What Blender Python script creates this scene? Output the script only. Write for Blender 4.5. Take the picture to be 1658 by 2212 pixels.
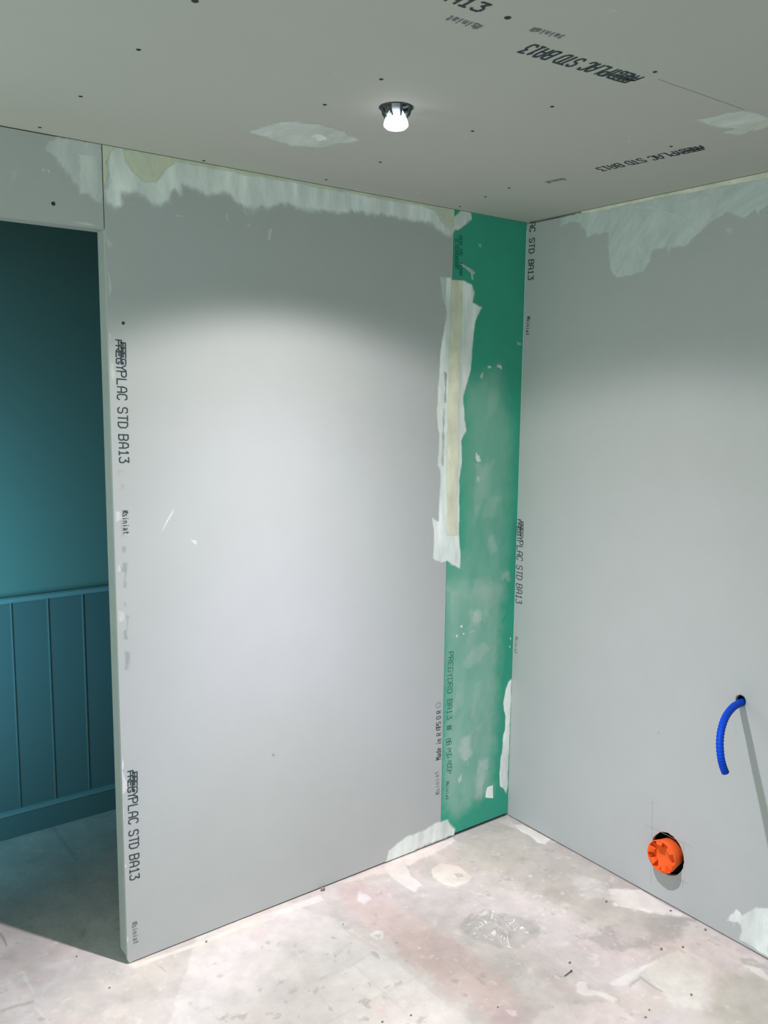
import bpy, bmesh, math, random
import numpy as np
from mathutils import Vector, Matrix
from mathutils.geometry import tessellate_polygon

for o in list(bpy.data.objects): bpy.data.objects.remove(o)
SC = bpy.context.scene
C = SC.collection
H = 2.30
DATA = {'CAM': [-2.34937,-2.29294,1.66253,.92956,.13419,.01155,1845.47976,-1.55763,-.35381],'PT': [('joint_compound','L',[[-1.675,2.3038],[-1.5553,2.3064],[-1.5616,2.1501],[-1.5847,2.1528],[-1.6002,2.1661],[-1.6222,2.163],[-1.6256,2.1779],[-1.6426,2.1944],[-1.659,2.2222],[-1.6791,2.2452],[-1.7014,2.2545],[-1.6968,2.2757]],{'col': (0.86,.89,.875),'al': 0.55,'edge': 0.01,'fe': 0.014,'streak': 'v','board': 'header'}),
('joint_compound','L',[[-1.6224,2.2661],[-1.5663,2.2787],[-1.569,2.1862],[-1.5725,2.1545],[-1.6001,2.17],[-1.6221,2.1649]],{'col': (0.86,.89,.875),'al': 0.6,'edge': 0.008,'fe': 0.01,'streak': 'v','off': 0.0007,'board': 'header'}),
('joint_compound','L',[[-1.5543,2.3124],[-1.421,2.3083],[-1.1019,2.3113],[-.8751,2.3142],[-.5069,2.3159],[-.2985,2.3116],[-.2727,2.3021],[-.2824,2.2642],[-.3251,2.2406],[-.3497,2.2272],[-.3563,2.2083],[-.3736,2.196],[-.416,2.2116],[-.4647,2.2362],[-.505,2.2312],[-.5643,2.2288],[-.6096,2.2354],[-.6789,2.2338],[-.776,2.2283],[-.8288,2.2144],[-.8805,2.2192],[-.975,2.2113],[-1.002,2.2189],[-1.0915,2.1958],[-1.1224,2.1829],[-1.1624,2.2015],[-1.1921,2.2017],[-1.1326,2.1808],[-1.1873,2.1994],[-1.2016,2.2231],[-1.2691,2.2093],[-1.3383,2.2283],[-1.3413,2.1949],[-1.366,2.2037],[-1.3756,2.1778],[-1.4248,2.1588],[-1.4716,2.1885],[-1.5057,2.1796],[-1.5067,2.1458],[-1.5277,2.141],[-1.5582,2.1565]],{'col': (0.86,.89,.875),'al': 0.88,'edge': 0.01,'fe': 0.022,'streak': 'v','board': 'grey'}),
('joint_tape','L',[[-1.5634,2.3069],[-1.5229,2.2986],[-1.5401,2.2743],[-1.5488,2.2554],[-1.5457,2.2247],[-1.5584,2.1877],[-1.5663,2.2177],[-1.5676,2.2754]],{'col': (0.74,.755,.59),'al': 0.75,'edge': 0.004,'fe': 0.008,'off': 0.0012,'board': 'grey'}),
('joint_tape','L',[[-1.5063,2.2975],[-1.4298,2.3028],[-1.3726,2.3065],[-1.3597,2.2843],[-1.387,2.2617],[-1.4144,2.2251],[-1.4492,2.2218],[-1.4787,2.2392],[-1.499,2.2635]],{'col': (0.74,.755,.59),'al': 0.85,'edge': 0.003,'fe': 0.012,'off': 0.0012,'board': 'grey'}),
('joint_tape','L',[[-1.3771,2.3078],[-1.1019,2.307],[-.8751,2.3119],[-.5068,2.3134],[-.3129,2.3097],[-.2977,2.2883],[-.3401,2.2621],[-.3675,2.2277],[-.4171,2.2524],[-.4454,2.2842],[-.5063,2.2886],[-.875,2.289],[-1.1909,2.2873],[-1.3731,2.2882]],{'col': (0.74,.755,.59),'al': 0.62,'edge': 0.004,'fe': 0.008,'off': 0.0012,'board': 'grey'}),
('joint_compound','L',[[-1.559,2.0935],[-1.5508,2.0668],[-1.5368,2.0505],[-1.5475,2.0393],[-1.5537,2.0407]],{'col': (0.86,.89,.875),'al': 0.4,'edge': 0.003,'fe': 0.006,'board': 'grey'}),
('joint_compound','L',[[-1.5554,1.9986],[-1.5439,1.9556],[-1.5426,1.9315],[-1.5515,1.9147],[-1.5555,1.9184]],{'col': (0.86,.89,.875),'al': 0.4,'edge': 0.003,'fe': 0.006,'board': 'grey'}),
('torn_paper','L',[[-1.5548,1.8252],[-1.5512,1.8145],[-1.5515,1.8063],[-1.555,1.8034]],{'col': (0.9,.92,.9),'al': 0.4,'edge': 0.002,'fe': 0.003,'board': 'grey'}),
('torn_paper','L',[[-1.5551,1.7458],[-1.5428,1.7406],[-1.546,1.7295],[-1.5409,1.713],[-1.5471,1.6962],[-1.5527,1.6961],[-1.5543,1.7182]],{'col': (0.9,.92,.9),'al': 0.4,'edge': 0.003,'fe': 0.005,'board': 'grey'}),
('torn_paper','L',[[-1.5536,1.346],[-1.5407,1.3422],[-1.5368,1.3245],[-1.5444,1.3164],[-1.5525,1.3156]],{'col': (0.92,.93,.93),'al': 0.4,'edge': 0.003,'fe': 0.005,'board': 'grey'}),
('torn_paper','L',[[-1.5534,1.1946],[-1.545,1.1996],[-1.5428,1.1758],[-1.5517,1.1739]],{'col': (0.92,.93,.93),'al': 0.4,'edge': 0.003,'fe': 0.005,'board': 'grey'}),
('torn_paper','L',[[-1.5543,1.0676],[-1.5375,1.0563],[-1.5351,1.0379],[-1.5473,1.0278],[-1.5544,1.0349]],{'col': (0.92,.93,.93),'al': 0.3,'edge': 0.003,'fe': 0.006,'board': 'grey'}),
('torn_paper','L',[[-1.5575,.6418],[-1.551,.6183],[-1.5562,.5977],[-1.5522,.5778],[-1.5392,.5522],[-1.5505,.5331],[-1.5582,.529]],{'col': (0.95,.95,.96),'al': 0.55,'edge': 0.003,'fe': 0.004,'board': 'grey'}),
('torn_paper','L',[[-1.5583,.5259],[-1.5566,.4715],[-1.5593,.3185],[-1.5511,.3028],[-1.561,.3029]],{'col': (0.95,.95,.96),'al': 0.5,'edge': 0.002,'fe': 0.003,'board': 'grey'}),
('torn_paper','L',[[-1.562,.1237],[-1.5574,.0888],[-1.553,.0772],[-1.5596,.0665],[-1.5611,.0903]],{'col': (0.95,.95,.96),'al': 0.5,'edge': 0.002,'fe': 0.003,'board': 'grey'}),
('plaster_scuff','L',[[-1.0738,2.1472],[-1.058,2.1535],[-1.0634,2.1351],[-1.0688,2.1121],[-1.0777,2.1134]],{'col': (0.9,.92,.92),'al': 0.5,'edge': 0.002,'fe': 0.004,'board': 'grey'}),
('plaster_scuff','L',[[-1.1429,2.1519],[-1.1328,2.1531],[-1.1339,2.1464],[-1.141,2.1456]],{'col': (0.9,.92,.92),'al': 0.4,'edge': 0.002,'fe': 0.004,'board': 'grey'}),
('plaster_scuff','L',[[-1.3898,1.3339],[-1.3843,1.3322],[-1.4044,1.3018],[-1.4216,1.2739],[-1.4244,1.2742],[-1.4099,1.3049]],{'col': (0.9,.92,.92),'al': 0.55,'edge': 0.002,'fe': 0.004,'board': 'grey'}),
('plaster_scuff','L',[[-1.3409,1.2493],[-1.3166,1.2403],[-1.314,1.2264],[-1.3269,1.2303]],{'col': (0.9,.92,.92),'al': 0.5,'edge': 0.002,'fe': 0.004,'board': 'grey'}),
('plaster_scuff','L',[[-1.3911,1.338],[-1.3842,1.3375],[-1.3843,1.3322],[-1.3912,1.3327]],{'col': (0.9,.92,.92),'al': 0.6,'edge': 0.002,'fe': 0.004,'board': 'grey'}),
('plaster_scuff','L',[[-1.3627,2.1507],[-1.3376,2.1519],[-1.3401,2.1453],[-1.3606,2.1435]],{'col': (0.9,.92,.92),'al': 0.35,'edge': 0.002,'fe': 0.004,'board': 'grey'}),
('plaster_scuff','L',[[-1.2121,2.1725],[-1.2072,2.1732],[-1.2016,2.1546],[-1.2066,2.1518]],{'col': (0.9,.92,.92),'al': 0.4,'edge': 0.002,'fe': 0.004,'board': 'grey'}),
('plaster_scuff','L',[[-1.4119,2.1504],[-1.403,2.1495],[-1.4076,2.144]],{'col': (0.9,.92,.92),'al': 0.4,'edge': 0.002,'fe': 0.004,'board': 'grey'}),
('plaster_scuff','L',[[-1.4871,2.1664],[-1.4722,2.1684],[-1.4768,2.1558]],{'col': (0.9,.92,.92),'al': 0.3,'edge': 0.002,'fe': 0.004,'board': 'grey'}),
('plaster_scuff','L',[[-1.0732,.5314],[-1.0598,.5218],[-1.0649,.5153],[-1.0749,.521]],{'col': (0.35,.37,.42),'al': 0.4,'edge': 0.001,'fe': 0.003,'board': 'grey'}),
('plaster_scuff','L',[[-1.7112,2.2157],[-1.703,2.2151],[-1.705,2.2111],[-1.7107,2.2109]],{'col': (0.9,.92,.88),'al': 0.5,'edge': 0.001,'fe': 0.003,'board': 'header'}),
('plaster_scuff','L',[[-1.6992,2.2158],[-1.6935,2.2167],[-1.692,2.2064],[-1.6966,2.2068]],{'col': (0.9,.92,.88),'al': 0.4,'edge': 0.001,'fe': 0.003,'board': 'header'}),
('plaster_scuff','L',[[-1.7846,2.1984],[-1.7697,2.2081],[-1.767,2.1865],[-1.7783,2.1775],[-1.7862,2.1616]],{'col': (0.8,.85,.85),'al': 0.25,'edge': 0.004,'fe': 0.01,'board': 'header'}),
('plaster_scuff','L',[[-1.6382,2.1012],[-1.6025,2.0999],[-1.5703,2.096],[-1.5867,2.0909],[-1.6267,2.091],[-1.6444,2.0927]],{'col': (0.8,.85,.78),'al': 0.45,'edge': 0.003,'fe': 0.006,'board': 'header'}),
('joint_compound','L',[[-.4143,2.0711],[-.362,2.0727],[-.3576,2.0657],[-.298,2.069],[-.2629,2.0564],[-.2489,2.0322],[-.2565,1.9967],[-.2117,1.9839],[-.2242,1.9574],[-.241,1.9307],[-.2551,1.8271],[-.2573,1.7624],[-.2936,1.6579],[-.2741,1.5466],[-.2932,1.5074],[-.2903,1.4147],[-.3003,1.3686],[-.2956,1.1599],[-.2849,1.1045],[-.2874,1.0397],[-.3191,1.0535],[-.3507,1.0773],[-.3767,1.07],[-.4203,1.0914],[-.4186,1.1974],[-.4283,1.2443],[-.3981,1.2288],[-.3942,1.4058],[-.4075,1.4258],[-.4019,1.5355],[-.4157,1.5805],[-.4136,1.6633],[-.4052,1.8211],[-.3795,1.9535],[-.3974,1.9957]],{'col': (0.86,.89,.875),'al': 0.92,'edge': 0.004,'fe': 0.008,'streak': 'v','board': 'seam'}),
('joint_compound','L',[[-.4143,2.0711],[-.3828,2.0708],[-.3816,1.9658],[-.3974,1.9957]],{'col': (0.62,.68,.62),'al': 0.5,'edge': 0.003,'fe': 0.006,'off': 0.0009,'board': 'seam'}),
('joint_tape','L',[[-.3609,2.0654],[-.3066,2.0677],[-.3109,1.7929],[-.3096,1.4683],[-.3048,1.1675],[-.3595,1.1723],[-.3643,1.4699],[-.3647,1.7276],[-.3618,1.9797]],{'col': (0.8,.775,.62),'al': 0.9,'edge': 0.0015,'fe': 0.004,'off': 0.0014,'board': 'seam'}),
('smudged_lettering','L',[[-.3866,1.7524],[-.3721,1.7465],[-.3726,1.6444],[-.3835,1.638],[-.3808,1.6954]],{'col': (0.2,.24,.24),'al': 0.4,'edge': 0.004,'fe': 0.006,'off': 0.002,'board': 'seam'}),
('smudged_lettering','L',[[-.389,1.6252],[-.3772,1.6252],[-.3775,1.4182],[-.3888,1.4251]],{'col': (0.25,.28,.28),'al': 0.3,'edge': 0.005,'fe': 0.006,'off': 0.002,'board': 'seam'}),
('joint_compound','L',[[-.3129,2.3112],[-.2741,2.3019],[-.2754,2.2755],[-.2967,2.2571],[-.3179,2.2415],[-.3462,2.2277],[-.353,2.2191],[-.3669,2.2071],[-.3824,2.2568]],{'col': (0.86,.89,.875),'al': 0.85,'edge': 0.006,'fe': 0.009,'streak': 'v','off': 0.0011,'board': 'seam'}),
('plaster_scuff','L',[[-.3254,2.1225],[-.304,2.1215],[-.2647,2.1097],[-.2468,2.0988],[-.2596,2.0882],[-.2565,2.0727],[-.2679,2.0748],[-.2729,2.0932],[-.308,2.1118]],{'col': (0.86,.89,.875),'al': 0.5,'edge': 0.003,'fe': 0.006,'off': 0.001,'board': 'seam'}),
('plaster_scuff','L',[[-.246,2.1994],[-.2241,2.2018],[-.2218,2.1864],[-.2323,2.1852]],{'col': (0.85,.92,.88),'al': 0.4,'edge': 0.004,'fe': 0.006,'board': 'green'}),
('plaster_scuff','L',[[-.1816,1.7809],[-.1633,1.7815],[-.1556,1.7718],[-.1673,1.7649],[-.1784,1.7679]],{'col': (0.85,.92,.88),'al': 0.7,'edge': 0.004,'fe': 0.006,'board': 'green'}),
('plaster_scuff','L',[[-.1311,1.7825],[-.1078,1.7832],[-.105,1.7633],[-.1166,1.7696],[-.1353,1.7724]],{'col': (0.85,.92,.88),'al': 0.6,'edge': 0.004,'fe': 0.006,'board': 'green'}),
('plaster_scuff','L',[[-.2077,1.7506],[-.1944,1.7576],[-.2025,1.7311],[-.2116,1.7342]],{'col': (0.85,.92,.88),'al': 0.5,'edge': 0.004,'fe': 0.006,'board': 'green'}),
('plaster_scuff','L',[[-.2247,1.4658],[-.206,1.4518],[-.1961,1.4312],[-.2189,1.4287],[-.2286,1.4458]],{'col': (0.85,.92,.88),'al': 0.7,'edge': 0.004,'fe': 0.006,'board': 'green'}),
('plaster_scuff','L',[[-.2171,1.3781],[-.2034,1.3774],[-.2026,1.357],[-.2164,1.3577]],{'col': (0.85,.92,.88),'al': 0.4,'edge': 0.004,'fe': 0.006,'board': 'green'}),
('plaster_scuff','L',[[-.0356,1.8695],[-.0114,1.8673],[-.006,1.8574],[-.0254,1.8566]],{'col': (0.85,.92,.88),'al': 0.4,'edge': 0.004,'fe': 0.006,'board': 'green'}),
('plaster_scuff','L',[[-.1604,1.7054],[-.104,1.6929],[-.1289,1.6121],[-.1824,1.5587],[-.2,1.5388],[-.176,1.6321]],{'col': (0.85,.92,.88),'al': 0.13,'edge': 0.016,'fe': 0.03,'board': 'green'}),
('plaster_scuff','L',[[-.2324,1.4258],[-.1312,1.4357],[-.1458,1.3267],[-.1894,1.247],[-.2336,1.1955],[-.2291,1.3313]],{'col': (0.85,.92,.88),'al': 0.15,'edge': 0.016,'fe': 0.03,'board': 'green'}),
('plaster_scuff','L',[[-.1494,1.1748],[-.1104,1.1504],[-.0985,1.0929],[-.135,1.0472],[-.1567,1.1196]],{'col': (0.85,.92,.88),'al': 0.22,'edge': 0.016,'fe': 0.03,'board': 'green'}),
('plaster_scuff','L',[[-.0905,1.014],[-.0261,.9995],[-.0342,.957],[-.0743,.9763]],{'col': (0.85,.92,.88),'al': 0.3,'edge': 0.016,'fe': 0.03,'board': 'green'}),
('plaster_scuff','L',[[-.1734,1.3146],[-.0876,1.2957],[-.1225,1.2144],[-.1879,1.2056]],{'col': (0.85,.92,.88),'al': 0.12,'edge': 0.016,'fe': 0.03,'board': 'green'}),
('plaster_scuff','L',[[-.2268,.9946],[-.1339,1.0189],[-.0907,.8994],[-.2055,.9148]],{'col': (0.85,.92,.88),'al': 0.1,'edge': 0.016,'fe': 0.03,'board': 'green'}),
('plaster_scuff','L',[[-.2278,.8757],[-.2022,.892],[-.1747,.8631],[-.1604,.8359],[-.1861,.8096],[-.2257,.8133],[-.2332,.8418]],{'col': (0.85,.92,.88),'al': 0.35,'edge': 0.016,'fe': 0.026,'board': 'green'}),
('plaster_scuff','L',[[-.2843,.8273],[-.2715,.8278],[-.2681,.8198],[-.2776,.8178]],{'col': (0.85,.92,.88),'al': 0.9,'edge': 0.003,'fe': 0.004,'board': 'green'}),
('plaster_scuff','L',[[-.2706,.7979],[-.2577,.7969],[-.256,.7867],[-.267,.7875]],{'col': (0.85,.92,.88),'al': 0.9,'edge': 0.003,'fe': 0.004,'board': 'green'}),
('plaster_scuff','L',[[-.3025,.7956],[-.2885,.7949],[-.2926,.7842],[-.2989,.7827]],{'col': (0.85,.92,.88),'al': 0.7,'edge': 0.003,'fe': 0.004,'board': 'green'}),
('plaster_scuff','L',[[-.235,.7973],[-.2022,.7981],[-.2053,.7926],[-.2249,.7897]],{'col': (0.85,.92,.88),'al': 0.6,'edge': 0.003,'fe': 0.004,'board': 'green'}),
('plaster_scuff','L',[[-.0218,.7402],[-.0119,.7412],[-.0127,.7257],[-.0221,.7325]],{'col': (0.85,.92,.88),'al': 0.9,'edge': 0.003,'fe': 0.004,'board': 'green'}),
('plaster_scuff','L',[[-.0231,.7066],[-.0146,.7062],[-.0156,.6959],[-.0229,.7003]],{'col': (0.85,.92,.88),'al': 0.8,'edge': 0.003,'fe': 0.004,'board': 'green'}),
('plaster_scuff','L',[[-.2104,.7482],[-.1368,.7461],[-.1286,.709],[-.1675,.6648],[-.2202,.6491],[-.2598,.6615],[-.2735,.684],[-.2357,.7224]],{'col': (0.85,.92,.88),'al': 0.2,'edge': 0.016,'fe': 0.026,'board': 'green'}),
('plaster_scuff','L',[[-.3024,.5794],[-.2709,.6033],[-.2562,.5498],[-.2808,.5044],[-.3117,.4606],[-.3196,.5128]],{'col': (0.85,.92,.88),'al': 0.18,'edge': 0.016,'fe': 0.026,'board': 'green'}),
('plaster_scuff','L',[[-.2709,.3952],[-.2116,.3966],[-.202,.3112],[-.2207,.2689],[-.2545,.2881],[-.2823,.3415]],{'col': (0.85,.92,.88),'al': 0.35,'edge': 0.016,'fe': 0.026,'board': 'green'}),
('plaster_scuff','L',[[-.167,.2761],[-.1119,.2727],[-.1162,.2046],[-.1472,.1061],[-.182,.1214],[-.1916,.2035]],{'col': (0.85,.92,.88),'al': 0.3,'edge': 0.016,'fe': 0.026,'board': 'green'}),
('plaster_scuff','L',[[-.2756,.2262],[-.2533,.2514],[-.2522,.2147],[-.2685,.2087]],{'col': (0.85,.92,.88),'al': 0.5,'edge': 0.003,'fe': 0.004,'board': 'green'}),
('plaster_scuff','L',[[-.2247,.3894],[-.1523,.4349],[-.1055,.4664],[-.1047,.4453],[-.1715,.4029]],{'col': (0.85,.92,.88),'al': 0.15,'edge': 0.016,'fe': 0.026,'board': 'green'}),
('plaster_scuff','L',[[-.1919,.598],[-.1649,.5927],[-.1751,.5021],[-.2067,.4471],[-.2151,.5004]],{'col': (0.85,.92,.88),'al': 0.15,'edge': 0.016,'fe': 0.026,'board': 'green'}),
('plaster_scuff','L',[[-.1769,.9234],[-.0963,.9279],[-.0947,.8872],[-.1596,.8156],[-.1747,.8631]],{'col': (0.85,.92,.88),'al': 0.12,'edge': 0.016,'fe': 0.026,'board': 'green'}),
('plaster_scuff','L',[[-.1054,.8125],[-.0877,.7996],[-.0934,.7698],[-.1074,.7771]],{'col': (0.85,.92,.88),'al': 0.12,'edge': 0.016,'fe': 0.026,'board': 'green'}),
('plaster_scuff','L',[[-.3438,.4678],[-.2735,.4774],[-.2095,.3339],[-.2967,.1698],[-.3423,.1826]],{'col': (0.85,.92,.88),'al': 0.1,'edge': 0.016,'fe': 0.026,'board': 'green'}),
('paper_scrap','L',[[-.1178,.1531],[-.0877,.1523],[-.084,.0962],[-.128,.1103],[-.1248,.1373]],{'col': (0.88,.9,.86),'al': 1,'edge': 0.0012,'fe': 0.002,'board': 'green'}),
('joint_compound','L',[[-.0059,.5723],[-.0216,.5569],[-.0349,.5358],[-.0467,.4802],[-.0335,.419],[-.0327,.3654],[-.0411,.346],[-.0485,.2674],[-.0559,.1885],[-.0503,.1383],[-.0318,.1223],[-.0122,.0867],[-.005,.1203],[-.0033,.3478],[-.0004,.5607]],{'col': (0.86,.89,.875),'al': 0.95,'edge': 0.004,'fe': 0.005,'streak': 'v','board': 'green'}),
('joint_compound','L',[[-.6146,-.0007],[-.6038,.0449],[-.5224,.0732],[-.4318,.0751],[-.378,.0848],[-.3493,.0839],[-.3169,.0793],[-.2998,.0506],[-.2794,.0259],[-.2853,.003],[-.3504,.0062],[-.4327,.0067],[-.5543,-.0095]],{'col': (0.86,.89,.875),'al': 0.85,'edge': 0.006,'fe': 0.012,'streak': 'v','board': 'seam'}),
('plaster_scuff','L',[[-.3045,1.7289],[-.1084,1.7998],[-.0202,1.5292],[-.0313,.8914],[-.3682,.9162],[-.3471,1.1039],[-.2858,1.1318]],{'col': (0.78,.9,.85),'al': 0.17,'edge': 0.02,'fe': 0.1,'off': 0.0003,'board': 'green'}),  # chalk haze; its pale colour also paints in lamp light on the board
('plaster_scuff','L',[[-.3773,1.012],[-.05,.9728],[-.0558,.6133],[-.0777,.1134],[-.2933,.0539],[-.3533,.1136]],{'col': (0.78,.9,.85),'al': 0.26,'edge': 0.02,'fe': 0.08,'off': 0.0003,'board': 'green'}),  # lower haze: chalk dust plus painted-in brightness of the lit area
('smudged_lettering','L',[[-1.5429,1.4597],[-1.5242,1.4561],[-1.5229,1.4503],[-1.5376,1.4452],[-1.5407,1.4368],[-1.5449,1.4427]],{'col': (0.3,.34,.36),'al': 0.12,'edge': 0.004,'fe': 0.01,'board': 'grey'}),
('smudged_lettering','L',[[-1.5412,1.4225],[-1.5209,1.4185],[-1.5228,1.4042],[-1.5333,1.3933],[-1.5402,1.4052]],{'col': (0.3,.34,.36),'al': 0.1,'edge': 0.004,'fe': 0.01,'board': 'grey'}),
('smudged_lettering','L',[[-1.5428,1.322],[-1.5326,1.3184],[-1.531,1.2745],[-1.5253,1.2681],[-1.537,1.2721]],{'col': (0.3,.34,.36),'al': 0.18,'edge': 0.004,'fe': 0.01,'board': 'grey'}),
('smudged_lettering','L',[[-1.5392,1.246],[-1.5261,1.2418],[-1.5281,1.2243],[-1.5398,1.227]],{'col': (0.3,.34,.36),'al': 0.28,'edge': 0.004,'fe': 0.01,'board': 'grey'}),
('smudged_lettering','L',[[-1.5391,1.2019],[-1.5214,1.1985],[-1.5237,1.1707],[-1.5273,1.1503],[-1.5251,1.1233],[-1.5413,1.1268],[-1.5356,1.1691],[-1.5443,1.176]],{'col': (0.3,.34,.36),'al': 0.3,'edge': 0.004,'fe': 0.01,'board': 'grey'}),
('smudged_lettering','L',[[-1.5409,1.0926],[-1.5291,1.0895],[-1.5281,1.0714],[-1.5399,1.0746]],{'col': (0.3,.34,.36),'al': 0.28,'edge': 0.004,'fe': 0.01,'board': 'grey'}),
('smudged_lettering','L',[[-1.5332,1.0497],[-1.5223,1.0451],[-1.5252,1.0184],[-1.5303,.9981],[-1.5279,.9765],[-1.5427,.9805],[-1.542,1.006],[-1.5344,1.0108]],{'col': (0.3,.34,.36),'al': 0.33,'edge': 0.004,'fe': 0.01,'board': 'grey'}),
('smudged_lettering','L',[[-1.5392,.9482],[-1.5235,.9409],[-1.5269,.9095],[-1.5299,.8887],[-1.5439,.8928],[-1.5398,.9301]],{'col': (0.3,.34,.36),'al': 0.28,'edge': 0.004,'fe': 0.01,'board': 'grey'}),
('joint_compound','R',[[-.2509,2.301],[-.3417,2.3013],[-.4896,2.2999],[-.6837,2.2963],[-.9335,2.306],[-.9395,2.2258],[-.9317,2.2073],[-.9146,2.195],[-.9077,2.177],[-.8923,2.1976],[-.86,2.1772],[-.8059,2.2046],[-.7596,2.1829],[-.7301,2.1659],[-.7,2.1486],[-.676,2.1273],[-.6239,2.1256],[-.6185,2.1069],[-.6036,2.131],[-.5527,2.1289],[-.5514,2.095],[-.5254,2.0636],[-.461,2.0586],[-.4167,2.056],[-.391,2.0836],[-.3786,2.1267],[-.3702,2.2051],[-.3468,2.2113],[-.2803,2.2042],[-.2749,2.2305],[-.2493,2.2555],[-.2077,2.2647],[-.1619,2.2559],[-.1541,2.2915]],{'col': (0.72,.79,.77),'al': 0.66,'edge': 0.007,'fe': 0.012,'streak': 'a','board': 'right'}),
('joint_compound','R',[[-.4691,2.1654],[-.4905,2.1683],[-.5278,2.1377],[-.5485,2.1181],[-.5479,2.0954],[-.5243,2.0809],[-.5007,2.1181]],{'col': (0.86,.89,.875),'al': 0.45,'edge': 0.005,'fe': 0.02,'off': 0.0009,'board': 'right'}),
('joint_compound','R',[[-.6085,2.2604],[-.6855,2.2692],[-.7833,2.2733],[-.7813,2.2163],[-.7352,2.1812],[-.7053,2.164],[-.671,2.2014],[-.6435,2.2274]],{'col': (0.86,.89,.875),'al': 0.35,'edge': 0.006,'fe': 0.02,'off': 0.0009,'streak': 'v','board': 'right'}),
('joint_compound','R',[[-.3426,2.2863],[-.4544,2.2886],[-.561,2.2682],[-.6299,2.235],[-.6717,2.1905],[-.631,2.2184],[-.5481,2.2563],[-.448,2.2753]],{'col': (0.86,.89,.875),'al': 0.35,'edge': 0.003,'fe': 0.01,'off': 0.0012,'board': 'right'}),
('joint_tape','R',[[-.254,2.302],[-.5087,2.3057],[-.7454,2.3061],[-.9387,2.3061],[-.9405,2.282],[-.7469,2.2849],[-.5098,2.2884],[-.2936,2.2862],[-.2546,2.2908]],{'col': (0.82,.81,.68),'al': 0.85,'edge': 0.003,'fe': 0.004,'off': 0.0014,'board': 'right'}),
('joint_compound','R',[[-.9579,.0527],[-.9685,.078],[-.9847,.1073],[-1.006,.0986],[-1.0296,.1251],[-1.0489,.1478],[-1.0888,.1643],[-1.1006,.0071],[-1.076,.007],[-1.0507,.0106],[-1.0292,.0148],[-1.0003,.0117],[-1.01,.0439],[-1.0035,.062],[-.9894,.0608],[-.9767,.0248],[-.9721,.0276],[-.9838,.0592]],{'col': (0.86,.89,.875),'al': 0.8,'edge': 0.006,'fe': 0.008,'streak': 'v','board': 'right'}),
('plaster_scuff','R',[[-.7997,2.1665],[-.8263,2.1652],[-.8305,2.1465],[-.8102,2.1441]],{'col': (0.86,.89,.875),'al': 0.25,'edge': 0.005,'fe': 0.01,'board': 'right'}),
('plaster_scuff','R',[[-.6711,.5762],[-.6786,.5765],[-.6769,.5647],[-.6723,.5654]],{'col': (0.4,.4,.4),'al': 0.3,'edge': 0.001,'fe': 0.003,'board': 'right'}),
('joint_compound','C',[[-1.316,-.3336],[-1.3098,-.3855],[-1.3038,-.4281],[-1.2825,-.4571],[-1.2578,-.4798],[-1.2144,-.5],[-1.154,-.4956],[-1.1055,-.4713],[-1.0563,-.4481],[-1.0664,-.4142],[-1.0796,-.3913],[-1.0967,-.3294],[-1.1314,-.3086],[-1.1733,-.2925],[-1.2237,-.3007],[-1.2769,-.3166]],{'col': (0.74,.78,.76),'al': 0.72,'edge': 0.012,'fe': 0.02,'board': 'ceiling'}),
('joint_compound','C',[[-1.1847,-.3993],[-1.1768,-.43],[-1.1371,-.4213],[-1.1227,-.4079],[-1.1373,-.3672]],{'col': (0.85,.88,.84),'al': 0.85,'edge': 0.006,'fe': 0.012,'off': 0.0008,'board': 'ceiling'}),
('joint_compound','C',[[-.5658,-1.0539],[-.5494,-1.0973],[-.5429,-1.1318],[-.5328,-1.1686],[-.4855,-1.1779],[-.4293,-1.1777],[-.3654,-1.1422],[-.3741,-1.0915],[-.3656,-1.0578],[-.4162,-1.0419],[-.4304,-1.0681],[-.4779,-1.0515],[-.527,-1.0543]],{'col': (0.76,.79,.75),'al': 0.75,'edge': 0.01,'fe': 0.016,'board': 'ceiling'}),
('joint_compound','C',[[-.4058,-1.0988],[-.4338,-1.1802],[-.381,-1.1509],[-.3659,-1.0981]],{'col': (0.8,.8,.68),'al': 0.7,'edge': 0.006,'fe': 0.012,'off': 0.0008,'board': 'ceiling'}),
('plaster_scuff','C',[[-1.156,-1.2878],[-1.1557,-1.3059],[-1.1462,-1.3164],[-1.1376,-1.3097],[-1.1427,-1.2909]],{'col': (0.86,.89,.875),'al': 0.45,'edge': 0.008,'fe': 0.015,'board': 'ceiling'}),
('plaster_scuff','C',[[-1.0547,-1.1748],[-.9979,-1.1803],[-.9139,-1.1773],[-.8482,-1.1705],[-.8485,-1.155],[-.9498,-1.1632],[-1.0426,-1.1648]],{'col': (0.75,.8,.78),'al': 0.28,'edge': 0.008,'fe': 0.02,'board': 'ceiling'}),
('plaster_scuff','C',[[-1.372,-.7834],[-1.3641,-.7939],[-1.3442,-.7864],[-1.3588,-.7802]],{'col': (0.86,.89,.875),'al': 0.35,'edge': 0.006,'fe': 0.01,'board': 'ceiling'}),
('plaster_scuff','C',[[-.8852,-.6411],[-.8948,-.6575],[-.8792,-.6459],[-.8642,-.6253]],{'col': (0.86,.89,.875),'al': 0.4,'edge': 0.006,'fe': 0.01,'board': 'ceiling'}),
('plaster_scuff','C',[[-.7808,-.8605],[-.7789,-.8724],[-.7634,-.8641],[-.7644,-.8528]],{'col': (0.86,.89,.875),'al': 0.35,'edge': 0.006,'fe': 0.01,'board': 'ceiling'}),
('plaster_scuff','C',[[-.5355,-.857],[-.5443,-.8738],[-.5223,-.8604],[-.5217,-.8511]],{'col': (0.86,.89,.875),'al': 0.45,'edge': 0.004,'fe': 0.008,'board': 'ceiling'}),
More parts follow.
